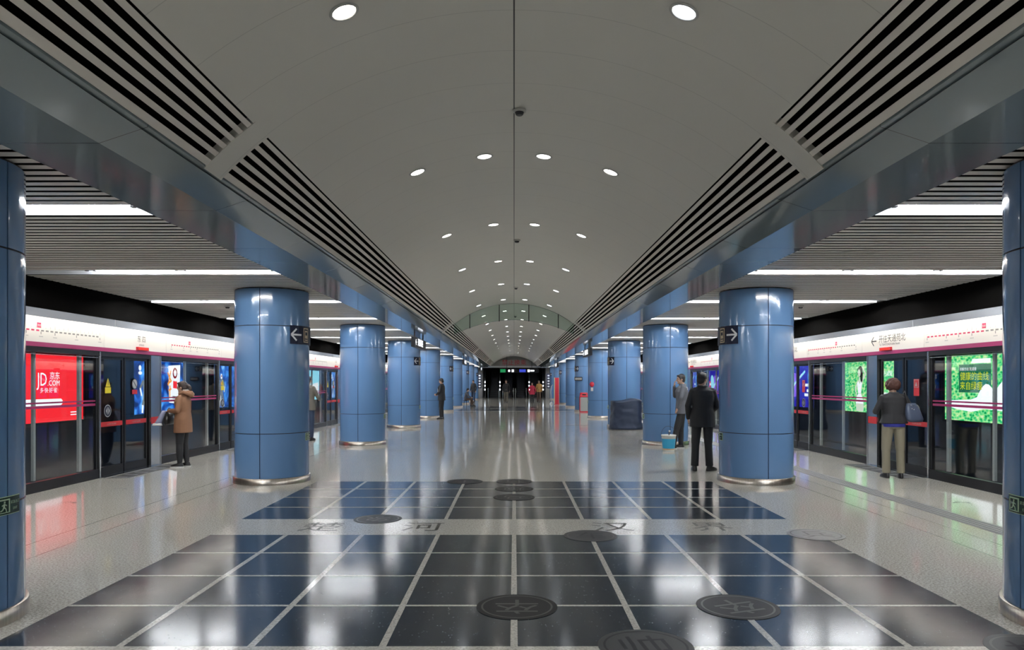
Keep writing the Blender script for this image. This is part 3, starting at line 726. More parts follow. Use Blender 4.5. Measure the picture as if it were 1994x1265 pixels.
# left 1,2,3: blue action game adverts (armoured figure), words panel
def hero_ad(y0, label, s=-1, bg='ad_blue', panel=True):
    r, mk = adbox(s, y0, bg, label); f1, f2, f3, f4 = mk(1), mk(2), mk(3), mk(4)
    b = MB(); b.poly([(.55, .98), (.50, .84), (.54, .62), (.52, .45), (.80, .45), (.78, .62), (.84, .86), (.78, 1.0), (.66, 1.03)], f2, 'ad_steel'); b.poly([(.59, 1.02), (.58, 1.12), (.62, 1.20), (.70, 1.20), (.74, 1.12), (.73, 1.02)], f2, 'ad_white')
    bar2d(b, f2, (.52, .94), (.36, .72), .09, 'ad_grey', 1); bar2d(b, f2, (.36, .74), (.44, .52), .07, 'ad_white', 1); bar2d(b, f2, (.82, .94), (.98, .74), .09, 'ad_steel', 1); bar2d(b, f2, (.98, .76), (.90, .55), .07, 'ad_skin', 1)
    bar2d(b, f2, (.60, .48), (.50, .24), .12, 'ad_grey', 1); bar2d(b, f2, (.50, .26), (.48, .03), .09, 'ad_white', 1); bar2d(b, f2, (.72, .48), (.84, .24), .12, 'ad_steel', 1); bar2d(b, f2, (.84, .26), (.88, .03), .09, 'ad_skin', 1); blob(b, f3, .66, .86, .05, .06, 'ad_orange'); blob(b, f3, .60, .3, .03, .14, 'ad_white'); blob(b, f3, .66, 1.12, .05, .03, 'ad_darkred')
    b.build('armoured_figure', r)
    if panel:
        b = MB(); b.poly([(2.05, .28), (2.72, .22), (2.78, 1.44), (2.0, 1.40)], f2, 'ad_white'); blob(b, f3, 2.42, 1.18, .15, .17, 'ad_darkred'); blob(b, f4, 2.42, 1.18, .09, .10, 'ad_white')
        for (x, y, x2, y2) in ((1.95, 1.2, 2.15, .95), (2.15, 1.25, 1.98, .8), (1.95, .85, 2.2, .95), (2.0, .65, 2.18, .7), (2.1, .8, 2.08, .45)): bar2d(b, f3, (x, y), (x2, y2), .06, 'ad_orange', 1)
        b.poly([(2.3, .72), (2.55, .70), (2.56, .92), (2.3, .94)], f3, 'ad_red'); b.poly([(2.25, .4), (2.58, .38), (2.58, .46), (2.25, .48)], f3, 'ad_grey'); b.build('title_art', r)
    b = MB(); blob(b, f2, .35, 1.30, .07, .08, 'ad_white'); blob(b, f2, .36, 1.16, .10, .05, 'ad_white'); b.build('emblem', r)
    return r
hero_ad(AY(1), 'blue lit advert with armoured figure and orange title art, behind the glass doors')
hero_ad(AY(2), 'second blue armoured-figure advert, further down the tunnel past the camel jacket woman', -1, 'ad_blue', False)
hero_ad(AY(3), 'third blue armoured-figure advert, hidden mostly behind the blue column', -1, 'ad_deep', True)
r, mk = adbox(-1, AY(4), 'ad_cyan', 'pale cyan and white lit advert deep in the tunnel on the red billboard side'); b = MB(); f1 = mk(1); b.poly([(.2, .2), (2.8, .2), (2.8, .9), (.2, .7)], f1, 'ad_white'); blob(b, f1, .9, 1.1, .3, .2, 'ad_white'); b.build('picture', r)
hero_ad(AY(5), 'farther blue advert deep in the tunnel on the red billboard side', -1, 'ad_blue', False)
# right 0: green slimming advert
r, mk = adbox(1, AY(0), 'ad_green', 'green leafy lit advert with large yellow Chinese writing and white shape')
f1, f2, f3 = mk(1), mk(2), mk(3)
b = MB()
tp = [(.02, .46), (.5, .48), (1.0, .50), (1.22, .56), (1.32, .70), (1.42, .80), (1.52, .86), (1.62, .85), (1.72, .78), (1.82, .68), (1.95, .82), (2.1, .94), (2.5, 1.02), (3.0, 1.06)]
bt = [(.02, .34), (.5, .26), (1.0, .22), (1.22, .25), (1.32, .28), (1.42, .30), (1.52, .30), (1.62, .30), (1.72, .29), (1.82, .28), (1.95, .28), (2.1, .28), (2.5, .24), (3.0, .2)]
for i in range(len(tp)-1): b.poly([bt[i], bt[i+1], tp[i+1], tp[i]], f2, 'ad_white')
b.build('white_figure', r)
b = MB(); b.poly([(.55, .66), (1.70, .66), (1.70, 1.31), (.55, 1.31)], f1, 'ad_teal'); b.build('dark_patch', r)
b = MB(); b.text('健康的曲线', .205, lambda u, v: f3(u+1.12, v+.96), 'ad_yellow'); b.text('来自绿瘦', .205, lambda u, v: f3(u+1.01, v+.74), 'ad_yellow'); b.text('点解方法·先减瘦', .085, lambda u, v: f3(u+.90, v+1.17), 'ad_white'); b.build('lettering', r)
b = MB(); b.poly([(1.0, 1.33), (1.68, 1.33), (1.68, 1.43), (1.05, 1.43)], f1, 'ad_white'); b.build('logo_bar', r)
# right 1: green with reclining woman shape
r, mk = adbox(1, AY(1), 'ad_green', 'green leafy lit advert picturing a pale figure with raised arms, beyond the glass screen')
f1, f2, f3 = mk(1), mk(2), mk(3); b = MB()
b.poly([(.78, .02), (.74, .25), (.80, .42), (.90, .55), (.86, .72), (.84, .90), (.92, .98), (1.10, .98), (1.16, .88), (1.10, .70), (1.08, .56), (1.20, .38), (1.24, .18), (1.20, .02)], f1, 'ad_skin')
bar2d(b, f1, (.97, .95), (.99, 1.12), .08, 'ad_skin', 1); bar2d(b, f1, (1.11, .92), (1.36, 1.16), .085, 'ad_skin', 1); bar2d(b, f1, (1.36, 1.14), (1.12, 1.38), .07, 'ad_skin', 1); bar2d(b, f1, (.87, .92), (.70, .66), .07, 'ad_skin', 1); bar2d(b, f1, (.70, .68), (.82, .46), .06, 'ad_skin', 1); b.build('figure_body', r)
b = MB(); blob(b, f2, 1.03, 1.22, .15, .17, 'ad_hair'); b.poly([(1.05, 1.35), (1.20, 1.2), (1.17, .95), (1.08, .80), (1.04, 1.0)], f2, 'ad_hair'); blob(b, f3, .97, 1.18, .085, .115, 'ad_skin', rot=.1)
b.poly([(.84, .88), (.92, .93), (1.0, .84), (1.09, .93), (1.14, .86), (1.09, .70), (1.08, .58), (.90, .57), (.87, .72)], f3, 'ad_white'); b.poly([(.80, .42), (.90, .55), (1.08, .56), (1.20, .38), (1.23, .25), (.75, .26)], f3, 'ad_white'); b.build('figure_hair', r)
b = MB(); b.text('来自绿瘦', .26, lambda u, v: f1(u+2.55, v+.72), 'ad_yellow'); b.text('先减瘦', .17, lambda u, v: f1(u+2.62, v+1.08), 'ad_white'); b.poly([(2.4, .5), (2.9, .5), (2.9, .6), (2.4, .6)], f1, 'ad_white'); b.build('lettering', r)
# right 2..: violet blue
def violet_ad(y0, label):
    r, mk = adbox(1, y0, 'ad_deep', label); f1, f2 = mk(1), mk(2); b = MB()
    blob(b, f1, 1.2, .8, .55, .45, 'ad_violet'); blob(b, f2, .7, .9, .3, .4, 'ad_cyan', rot=.4); blob(b, f2, 2.6, .95, .2, .4, 'ad_blue'); bar2d(b, f2, (.3, .4), (2.2, 1.3), .09, 'ad_cyan', 1); bar2d(b, f2, (.4, .3), (1.9, 1.2), .04, 'ad_white', 1); b.build('light_streaks', r)
    b = MB()
    for j, (u, v) in enumerate(((2.2, .75), (2.35, .55), (2.15, .4), (.15, .75), (.28, .5))): b.poly([(u, v), (u+.32, v), (u+.32, v+.10), (u, v+.10)], f2, 'ad_white')
    b.poly([(.1, .15), (.35, .15), (.35, .95), (.1, .95)], f1, 'ad_red'); b.build('caption_bars', r)
violet_ad(AY(2), 'violet and blue lit advert beside the sign column, green billboard side')
violet_ad(AY(3), 'second violet blue lit advert further down the green billboard side')
violet_ad(AY(4), 'third violet blue lit advert seen between the two men and the column')
violet_ad(AY(5), 'fourth violet blue lit advert deep in the tunnel, green billboard side')

# ------------------------------------------------------------------ hanging signs
hs = {}
for s, y, lab in ((-1, 21.0, 'hanging black light box sign with white characters before the third column, red billboard side'), (1, 27.6, 'hanging black light box sign with white characters beyond the covered cart'),
                  (-1, 41.8, 'hanging black light box sign midway along the soffit, red billboard side'), (1, 48.4, 'hanging black light box sign beyond the red bin, green billboard side'),
                  (-1, 62.6, 'hanging black light box sign close to the escalators, red billboard side')):
    if s in hs: o = dup(hs[s], (0, 0, 0), lab)
    else:
        o = hs[s] = empty('hanging_sign', (0, 0, 0))
        b = MB(); b.box(-.055, .055, 0, 2.6, -.42, -.12, 'frame_black'); b.build('light_box', o)
        b = MB(); b.box(-.02, .02, .3, .34, -.12, 0, 'dark_metal'); b.box(-.02, .02, 2.26, 2.30, -.12, 0, 'dark_metal'); b.build('hanger', o)
        b = MB(); X = -s*.058; tx = '开往宋家庄' if s < 0 else '开往天通苑北'
        b.text(tx, .24 if s < 0 else .22, wallfn(X, s, 1.25, -.34), 'glow_white'); arrow2d(b, wallfn(X, s, .28 if s < 0 else 2.35, -.27), 0, 0, .18, -1, 'glow_white', .03); b.build('lettering', o)
    o.location = (s*2.95, y, CZ); tag(o, lab, 'hanging sign', 'black hanging light box signs')
# end banner letters, hanging sign over escalators
o = empty('banner', (0, Y1-.35, 3.22)); tag(o, 'pale banner with red Chinese characters across the far end wall', 'banner')
b = MB(); b.box(-1.4, 1.4, -.01, .01, 0, .54, 'wall_grey'); b.build('cloth', o)
b = MB(); b.text('禁止换乘', .58, lambda u, v: (u*1.02, -.014, v+.07), 'text_red'); b.build('lettering', o)
o = empty('overhead_sign', (.5, Y1-1.6, 3.1)); tag(o, 'long black overhead sign with green exit patch above the escalators', 'sign')
b = MB(); b.box(-1.85, 1.85, -.06, .06, -.60, -.22, 'frame_black'); b.build('light_box', o)
b = MB(); b.box(-1.2, -1.16, -.02, .02, -.22, .93, 'dark_metal'); b.box(1.16, 1.2, -.02, .02, -.22, .50, 'dark_metal'); b.build('hanger', o)
b = MB(); b.box(-1.80, -1.30, -.066, -.061, -.56, -.26, 'glow_green'); b.build('exit_patch', o)
b = MB(); b.box(-1.05, -.88, -.066, -.061, -.50, -.32, 'glow_white'); b.box(-.72, -.52, -.066, -.061, -.52, -.30, 'glow_white'); b.box(.78, .98, -.066, -.061, -.52, -.30, 'glow_white'); b.box(1.05, 1.40, -.066, -.061, -.47, -.34, 'glow_white'); b.build('icons', o)
b = MB(); b.box(.0, .60, -.066, -.061, -.54, -.28, 'glow_blue'); b.build('line_patch', o)
for s in (-1, 1):
    o = empty('vertical_banner', (s*3.17, 67, 1.05)); tag(o, 'tall narrow navy sign with white blocks on the last column, %s' % SIDE[s], 'sign', 'tall navy signs on the last columns')
    b = MB(); b.box(-.17, .17, -.75, -.71, 0, 1.35, 'sign_navy'); b.box(-.03, .03, -.71, -.50, .5, .55, 'dark_metal'); b.build('board', o)
    b = MB()
    for i in range(5): b.box(-.09, .09, -.755, -.751, .10+.25*i, .24+.25*i, 'sign_white')
    b.build('white_blocks', o)

# ------------------------------------------------------------------ escalators
def escalator():
    r = empty('escalator', (0, 0, 0)); n = 20
    b = MB()
    for i in range(n): b.box(-.42, .42, .8+i*.40, .8+(i+1)*.40+.02, max(0, i*.20-.4), (i+1)*.20, 'escalator_step')
    b.box(-.42, .42, 0, .82, 0, .02, 'escalator_step'); b.build('steps', r)
    for sx in (-1, 1):
        b = MB(); x = sx*.50
        pts = [(x, .1, .02), (x, .1, .85), (x, .8, .90), (x, 8.8, 4.9), (x, 8.8, 4.0), (x, .8, .0)]
        for q in (-.015, .015): b.quad([(x+q, p_[1], p_[2]) for p_ in pts], 'dark_metal')
        bl = b.build('balustrade', r)
        b = MB(); b.tube([(x, .02, .5), (x, 0, .80), (x, .12, .93), (x, .8, .97), (x, 8.8, 4.97)], .035, 'polished_steel', 8); b.build('handrail', bl)
    b = MB(); b.box(-.60, -.54, 0, .12, 0, 1.0, 'polished_steel'); b.box(.54, .60, 0, .12, 0, 1.0, 'polished_steel'); b.build('newel', r)
    return r
es = None
for i, x in enumerate((-2.15, -.62, .72, 2.20)):
    lab = ['escalator between the end wall and first lamp post, red billboard side', 'dark escalator behind the walking man in dark clothes', 'dark escalator just beside the centre handrail, behind the red coat side', 'escalator by the end wall behind the person in red'][i]
    o = escalator() if es is None else dup(es, (0, 0, 0), lab); es = es or o
    o.location = (x, 75.2, 0); tag(o, lab, 'escalator', 'escalators at the far end')
# added posts between escalators; glowing spots imitate glints on steel, not lamps
lp = None
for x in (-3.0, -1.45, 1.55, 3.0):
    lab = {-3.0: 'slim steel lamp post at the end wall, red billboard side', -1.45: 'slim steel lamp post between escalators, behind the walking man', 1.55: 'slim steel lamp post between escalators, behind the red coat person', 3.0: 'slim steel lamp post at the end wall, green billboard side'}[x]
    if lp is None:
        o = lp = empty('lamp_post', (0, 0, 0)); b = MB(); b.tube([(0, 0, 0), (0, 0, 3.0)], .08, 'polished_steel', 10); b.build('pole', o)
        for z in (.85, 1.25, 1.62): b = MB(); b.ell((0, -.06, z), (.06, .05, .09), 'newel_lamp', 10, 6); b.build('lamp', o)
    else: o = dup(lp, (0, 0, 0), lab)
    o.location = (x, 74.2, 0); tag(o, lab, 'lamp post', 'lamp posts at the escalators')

# ------------------------------------------------------------------ props
# covered cart
def displaced(mb_build, amp, sc, seed=0):
    from mathutils import noise as nz
    me = mb_build.data
    for v in me.vertices:
        p_ = v.co*sc+Vector((seed, seed, 0)); d = nz.noise(p_)*amp+nz.noise(p_*2.3)*amp*.5
        nn = Vector((v.co.x, v.co.y, 0)).normalized() if abs(v.co.z) < 1.5 else Vector((0, 0, 1))
        v.co += nn*d
r = empty('covered_cart', (3.78, 24.35, 0)); tag(r, 'cart hidden under a navy tarpaulin cover in front of the third column', 'cart')
b = MB(); secs = [(0, 0, .0, .53, .38)]
for i in range(1, 30): z = .033*i; secs.append((.02*z, 0, z, .56-.03*math.sin(z*3)-.04*z, .41-.04*z))
secs += [(0.02, 0, .985, .48, .34), (.03, 0, 1.0, .36, .24), (.04, 0, 1.01, .12, .08)]
b.loft(secs, 'tarp_navy', 96, 3.2); o = b.build('cover', r); displaced(o, .035, 2.2, 3); displaced(o, .014, 6.5, 9)
for v in o.data.vertices:
    x, y, z = v.co
    a_ = math.atan2(y, x); fold = (.5+.5*math.sin(a_*11+z*5+2*math.sin(z*4)))**3*.028*(1-.5*z)
    v.co.x *= 1+fold; v.co.y *= 1+fold
    if z > .80: v.co.z += (z-.80)*(.35*x+.15*math.sin(x*8))
    if v.co.z < .02: v.co.z = 0
b = MB(); b.tube([(.557*math.cos(a*PI/16)*(.985), .40*math.sin(a*PI/16), .07) for a in range(33)], .008, 'frame_black', 6); b.build('hem_cord', r)
# bucket
r = empty('bucket', (3.58, 16.65, 0)); tag(r, 'white plastic bucket with blue label standing before the second column', 'bucket')
b = MB(); b.lathe([(.13, 0), (.134, .02), (.165, .345), (.172, .345), (.172, .372), (.158, .372), (.126, .03), (.001, .03)], 'bucket_white', 32, cap=(True, False)); b.build('pail', r)
b = MB(); b.lathe([(.1385, .06), (.1605, .285)], 'bucket_blue', 32, cap=(False, False)); b.lathe([(.1365, .03), (.1385, .058)], 'bucket_tan', 32, cap=(False, False)); b.build('label_band', r)
b = MB(); b.tube([(.17*math.cos(a*PI/12), .02, .33+.24*math.sin(a*PI/12)**.8) for a in range(13)], .004, 'dark_metal', 6); b.build('bail_handle', r)
b = MB(); b.tube([(.0, .03, .05), (.02, .03, .45)], .012, 'dark_metal', 8); b.tube([(.02, .03, .43), (.03, .03, .47)], .02, 'detector_white', 8); o = b.build('brush'); o.location = (3.58, 16.65, 0); tag(o, 'short dark brush handle sticking out of the bucket', 'brush')
# bin
r = empty('litter_bin', (3.72, 38.35, 0)); tag(r, 'grey litter bin with red lid and red base beside a column', 'litter bin')
b = MB(); b.box(-.21, .21, -.16, .16, .06, .80, 'bin_grey'); b.build('body', r)
b = MB(); b.box(-.22, .22, -.17, .17, 0, .06, 'bin_red'); b.box(-.23, -.20, -.17, .17, .06, .80, 'bin_red'); b.build('base', r)
b = MB(); b.loft([(0, 0, .80, .23, .18), (0, 0, .86, .23, .18), (0, 0, .87, .21, .165), (0, 0, 1.00, .21, .165), (0, 0, 1.05, .17, .13)], 'bin_red', 24, 5); b.build('lid', r)
b = MB(); b.box(-.10, .10, -.168, -.160, .90, .97, 'frame_black'); b.build('slot', r)
# red cabinet
r = empty('red_cabinet', (3.12, 52.6, 0)); tag(r, 'tall slim red cabinet with pale edge strips by the far columns', 'cabinet')
b = MB(); b.box(-.14, .14, -.25, .25, .04, 1.93, 'bin_red'); b.build('body', r)
b = MB(); b.box(-.18, -.14, -.25, .25, 0, 1.95, 'sign_beige'); b.box(.14, .18, -.25, .25, 0, 1.95, 'bin_grey'); b.build('edge_trim', r)
b = MB(); b.box(-.18, .18, -.27, .27, 0, .04, 'bin_red'); b.build('plinth', r)
r = empty('water_stand', (2.74, 52.9, 0)); tag(r, 'slim white curved rail stand beside the tall red cabinet', 'stand')
b = MB(); b.tube([(0, 0, .15), (-.03, 0, .9), (0, 0, 1.3), (.10, 0, 1.42)], .03, 'sign_white', 8); b.build('rail', r)
b = MB(); b.lathe([(.12, 0), (.12, .04), (.04, .16)], 'sign_white', 16); b.build('foot', r)
# floor hatch
r = empty('floor_hatch', (2.3, 26.9, 0)); tag(r, 'thin steel floor hatch strip in the pale floor ahead of the covered cart', 'floor hatch')
b = MB(); b.box(-.42, .42, -.22, .22, 0, .002, 'pale_granite'); b.build('cover_plate', r)
b = MB(); b.box(-.44, .44, -.25, -.22, 0, .004, 'dark_metal'); b.box(-.44, .44, .22, .23, 0, .003, 'brushed_steel'); b.build('frame', r)
# fire bell
r = empty('fire_bell', (3.47, 31.98, 1.50)); tag(r, 'round red fire bell on the column beyond the covered cart', 'fire bell')
b = MB(); b.rings([[(rr*math.cos(2*PI*j/24), yy, rr*math.sin(2*PI*j/24)) for j in range(24)] for rr, yy in ((.11, .02), (.115, -.02), (.08, -.06), (.02, -.075))], 'bin_red'); b.build('gong', r)
b = MB(); b.box(-.05, .05, -.02, .12, -.30, -.14, 'detector_white'); b.build('call_box', r)
r = empty('notice_plaque', (3.47, 38.78, 1.68)); tag(r, 'small dark rectangular notice plaque on the column above the litter bin', 'plaque')
b = MB(); b.box(-.21, .21, -.03, .15, 0, .20, 'frame_black'); b.build('board', r); b = MB(); b.box(-.18, .18, -.034, -.031, .04, .16, 'map_grey'); b.build('print', r)
# ------------------------------------------------------------------ people
def remesh(o, voxel, smooth=2, fac=.5):
    md = o.modifiers.new('r', 'REMESH'); md.mode = 'VOXEL'; md.voxel_size = voxel; md.use_smooth_shade = True
    ms = o.modifiers.new('s', 'SMOOTH'); ms.iterations = smooth; ms.factor = fac
    me = bpy.data.meshes.new_from_object(o.evaluated_get(bpy.context.evaluated_depsgraph_get()))
    mats = [m_ for m_ in o.data.materials]; o.modifiers.clear(); old = o.data; o.data = me; bpy.data.meshes.remove(old)
    me.materials.clear()
    for m_ in mats: me.materials.append(m_)
    for p_ in me.polygons: p_.use_smooth = True; p_.material_index = 0
def capsule(b, a, c, ra, rc, m, seg=14):
    a = Vector(a); c = Vector(c); b.tube([a, a+(c-a)*.33, a+(c-a)*.66, c], [ra, ra*.7+rc*.3+.0, ra*.35+rc*.65, rc], m, seg); b.ell(a, (ra,)*3, m, 12, 8); b.ell(c, (rc,)*3, m, 12, 8)
def hand(b, wr, d, pn, side, sc=1., curl=.6):
    wr = Vector(wr); d = Vector(d).normalized(); pn = Vector(pn); pn = (pn-d*pn.dot(d)).normalized(); lat = d.cross(pn)*side
    rot = Matrix((lat, d, pn)).transposed()
    b.ell(wr+d*.045*sc, (.040*sc, .052*sc, .017*sc), 'skin', 14, 8, rot)
    for i, (off, ln) in enumerate(((-.030, .068), (-.010, .078), (.010, .074), (.029, .058))):
        p0 = wr+d*.082*sc+lat*off*sc; c1 = math.cos(curl*.5); s1 = math.sin(curl*.5)
        p1 = p0+(d*c1+pn*s1)*ln*.5*sc; p2 = p1+(d*math.cos(curl*1.3)+pn*math.sin(curl*1.3))*ln*.3*sc; p3 = p2+(d*math.cos(curl*2)+pn*math.sin(curl*2))*ln*.25*sc
        b.tube([p0-d*.02*sc, p0, p1, p2, p3], [.0095*sc, .0095*sc, .009*sc, .008*sc, .006*sc], 'skin', 8)
    q0 = wr+d*.025*sc-lat*.030*sc; q1 = q0+(d*.6-lat*.7+pn*.3).normalized()*.038*sc; q2 = q1+(d*.9-lat*.25+pn*.4).normalized()*.030*sc
    b.tube([q0, q1, q2], [.013*sc, .011*sc, .008*sc], 'skin', 8)
def person(loc, rz, H, label, jacket, trousers, hair, pose, body_vox=.009, female=False, jlen=.80, shoe='shoe_black', sole=None, hairstyle='short', jfat=1., collar=None, name='person', shirt=None, cuff=None):
    """local: x to the person's right, y forward, z up, metres for height 1.70, scaled by H."""
    k = H/1.70
    r = empty(name, loc, rz); tag(r, label, 'person')
    g = dict(hipL=(-.09, 0, .90), hipR=(.09, 0, .90), kneeL=(-.10, .02, .49), kneeR=(.10, .02, .49), ankL=(-.10, 0, .085), ankR=(.10, 0, .085), toeL=(-.02, 1), toeR=(.02, 1),
             pel=(0, 0, .95), waist=(0, .0, 1.10), chest=(0, .01, 1.30), neck=(0, -.01, 1.46), head=(0, .02, 1.585), yaw=0., pitch=0.,
             shL=(-.165, -.01, 1.375), shR=(.165, -.01, 1.375), elL=(-.25, -.03, 1.12), elR=(.25, -.03, 1.12), wrL=(-.25, .05, .88), wrR=(.25, .05, .88),
             hdL=(0, .1, -1), hdR=(0, .1, -1), pnL=(1, 0, 0), pnR=(-1, 0, 0), curl=.6)
    g.update(pose); V = lambda n_: Vector(g[n_])*k
    if female: sw = .92
    else: sw = 1.
    # body
    b = MB()
    hr = Euler((g['pitch'], 0, g['yaw'])).to_matrix(); hc = V('head')
    def hp(x, y, z): return hc+hr @ (Vector((x, y, z))*k)
    b.ell(hc+hr @ Vector((0, -.005, .015))*k, (.074*k, .092*k, .095*k), 'skin', 20, 14, hr)
    b.ell(hp(0, .015, -.045), (.056*k, .070*k, .070*k), 'skin', 16, 10, hr)
    b.ell(hp(0, .088, -.012), (.013*k, .020*k, .026*k), 'skin', 10, 8, hr); b.ell(hp(0, .070, -.085), (.028*k, .02*k, .018*k), 'skin', 10, 6, hr)
    for sx in (-1, 1): b.ell(hp(sx*.075, -.005, -.01), (.010*k, .018*k, .030*k), 'skin', 8, 6, hr); b.ell(hp(sx*.035, .062, -.03), (.02*k, .018*k, .022*k), 'skin', 8, 6, hr)
    capsule(b, V('neck')-Vector((0, 0, .05))*k, hc+Vector((0, -.02, -.06))*k, .060*k*sw, .052*k*sw, 'skin')
    def torso(b, m, f, top=True, hem=None):
        pe, wa, ch, ne = V('pel'), V('waist'), V('chest'), V('neck')
        secs = []
        if hem is not None:
            hz = Vector((pe.x, pe.y, hem*k)); secs += [(hz.x, hz.y, hz.z, .175*k*f*(1.02 if female else 1), .125*k*f)]
        secs += [(pe.x, pe.y, pe.z, .168*k*f*(1.04 if female else .98), .115*k*f), (wa.x, wa.y, wa.z, .140*k*f*sw, .105*k*f), (ch.x, ch.y, ch.z, .168*k*f*sw, .115*k*f), (ch.x*.5+ne.x*.5, ch.y*.5+ne.y*.5, ch.z+.085*k, .155*k*f*sw, .095*k*f), (ne.x, ne.y, ne.z-.015*k, .065*k*f, .060*k*f)]
        secs = sorted(secs, key=lambda q: q[2]); b.loft(secs, m, 24, 2.4)
    torso(b, 'skin', .86)
    for q in 'LR': capsule(b, V('neck')-Vector((0, 0, .02))*k, V('sh'+q)+Vector((0, 0, .005))*k, .04*k, .035*k, 'skin')
    for q in 'LR':
        capsule(b, V('sh'+q), V('el'+q), .044*k*sw, .037*k*sw, 'skin'); capsule(b, V('el'+q), V('wr'+q), .037*k*sw, .026*k*sw, 'skin')
        hand(b, V('wr'+q), g['hd'+q], g['pn'+q], -1 if q == 'L' else 1, k*(.92 if female else 1), g['curl'])
        capsule(b, V('hip'+q), V('knee'+q), .075*k, .052*k, 'skin'); capsule(b, V('knee'+q), V('ank'+q), .050*k, .036*k, 'skin')
    body = b.build('body', r); remesh(body, body_vox*.75, 2)
    # face
    b = MB()
    for sx in (-1, 1): b.ell(hp(sx*.030, .080, .012), (.013*k, .006*k, .006*k), 'eye_dark', 8, 6, hr); b.tube([hp(sx*.017, .085, .030), hp(sx*.032, .083, .034), hp(sx*.046, .074, .030)], .003*k, 'hair_black', 6)
    b.build('eyes', r)
    b = MB(); b.ell(hp(0, .083, -.052), (.021*k, .007*k, .007*k), 'lip', 10, 6, hr); b.build('lips', r)
    # hair
    b = MB()
    if hairstyle == 'curly':
        random.seed(3)
        for i in range(110):
            a = random.uniform(0, 2*PI); t = math.acos(random.uniform(-.75, 1)); q = Vector((.095*math.sin(t)*math.cos(a), -.02+.105*math.sin(t)*math.sin(a), .03+.098*math.cos(t)))
            if q.y > .045 and q.z < .06: continue
            b.ell(hp(*q), (.032*k,)*3, hair, 8, 6)
        b.ell(hp(0, -.025, .03), (.092*k, .095*k, .095*k), hair, 16, 10, hr)
    else:
        b.ell(hp(0, -.018, .036), (.083*k, .094*k, .089*k), hair, 20, 12, hr); b.ell(hp(0, -.045, -.02), (.074*k, .060*k, .075*k), hair, 16, 10, hr)
        b.ell(hp(0, .050, .085), (.060*k, .035*k, .024*k), hair, 12, 8, hr)
        for sx in (-1, 1): b.ell(hp(sx*.068, .0, .015), (.016*k, .035*k, .035*k), hair, 10, 6, hr)
        if hairstyle == 'ponytail': b.ell(hp(0, -.125, .015), (.035*k, .040*k, .038*k), hair, 12, 8, hr); b.ell(hp(0, -.155, -.05), (.034*k, .036*k, .075*k), hair, 12, 8, hr)
    ho = b.build('hair', r); remesh(ho, .009, 1)
    # trousers
    b = MB(); pe = V('pel')
    b.loft([(pe.x, pe.y, pe.z-.09*k, .150*k, .120*k), (pe.x, pe.y, pe.z, .176*k*(1.03 if female else .97), .128*k), (pe.x, pe.y, pe.z+.10*k, .155*k, .115*k)], trousers, 24, 2.4)
    for q in 'LR':
        capsule(b, V('hip'+q), V('knee'+q), .096*k, .068*k*jfat**.5, trousers); kn, an = V('knee'+q), V('ank'+q)
        b.tube([kn, kn*.5+an*.5, an+(kn-an).normalized()*.0], [.067*k, .066*k, cuff*k if cuff else .056*k], trousers, 14)
    tr = b.build('trousers', r); remesh(tr, .010, 2)
    # jacket
    b = MB(); torso(b, jacket, 1.10*jfat, hem=jlen)
    for q in 'LR':
        capsule(b, V('sh'+q), V('el'+q), .057*k*sw*jfat**.4, .050*k, jacket); capsule(b, V('neck')-Vector((0, 0, .03))*k, V('sh'+q)+Vector((0, 0, .008))*k, .052*k, .050*k*sw, jacket); wv = V('wr'+q); ev = V('el'+q); capsule(b, ev, wv-(wv-ev).normalized()*.02, .052*k, .040*k, jacket)
    if collar: b.tube([V('neck')+Vector((.066*math.cos(a*PI/6), -.004+.066*math.sin(a*PI/6), .0))*k for a in range(13)], .022*k, jacket, 8)
    ja = b.build('jacket', r); remesh(ja, .010, 3)
    if shirt:
        b = MB(); pe = V('pel'); b.loft([(pe.x, pe.y, jlen*k-.055*k, .182*k, .140*k), (pe.x, pe.y, jlen*k+.06*k, .176*k, .136*k)], shirt, 24, 2.4); sh_ = b.build('shirt', r); remesh(sh_, .012, 1)
    # shoes
    for q in 'LR':
        an = V('ank'+q); t = Vector((g['toe'+q][0], g['toe'+q][1], 0)).normalized(); yaw_ = math.atan2(-t.x, t.y); rm = Matrix.Rotation(yaw_, 3, 'Z')
        base = Vector((an.x, an.y, max(0, an.z-.085*k)))
        b = MB(); secs = []
        for z, rx, ry, oy in ((.0, .043, .128, .055), (.018, .047, .134, .055), (.042, .045, .125, .052), (.062, .040, .095, .030), (.085, .037, .055, .0), (.10, .036, .045, -.002)):
            secs.append((0, oy*k, z*k, rx*k, ry*k))
        b.loft(secs, shoe, 20, 2.3)
        if sole: b.loft([(0, .055*k, -.0, .049*k, .137*k), (0, .055*k, .022*k, .050*k, .138*k)], sole, 20, 2.3)
        b.v = [tuple(rm @ Vector(v_)+base) for v_ in b.v]; b.build('shoe', r)
    return r, V, k
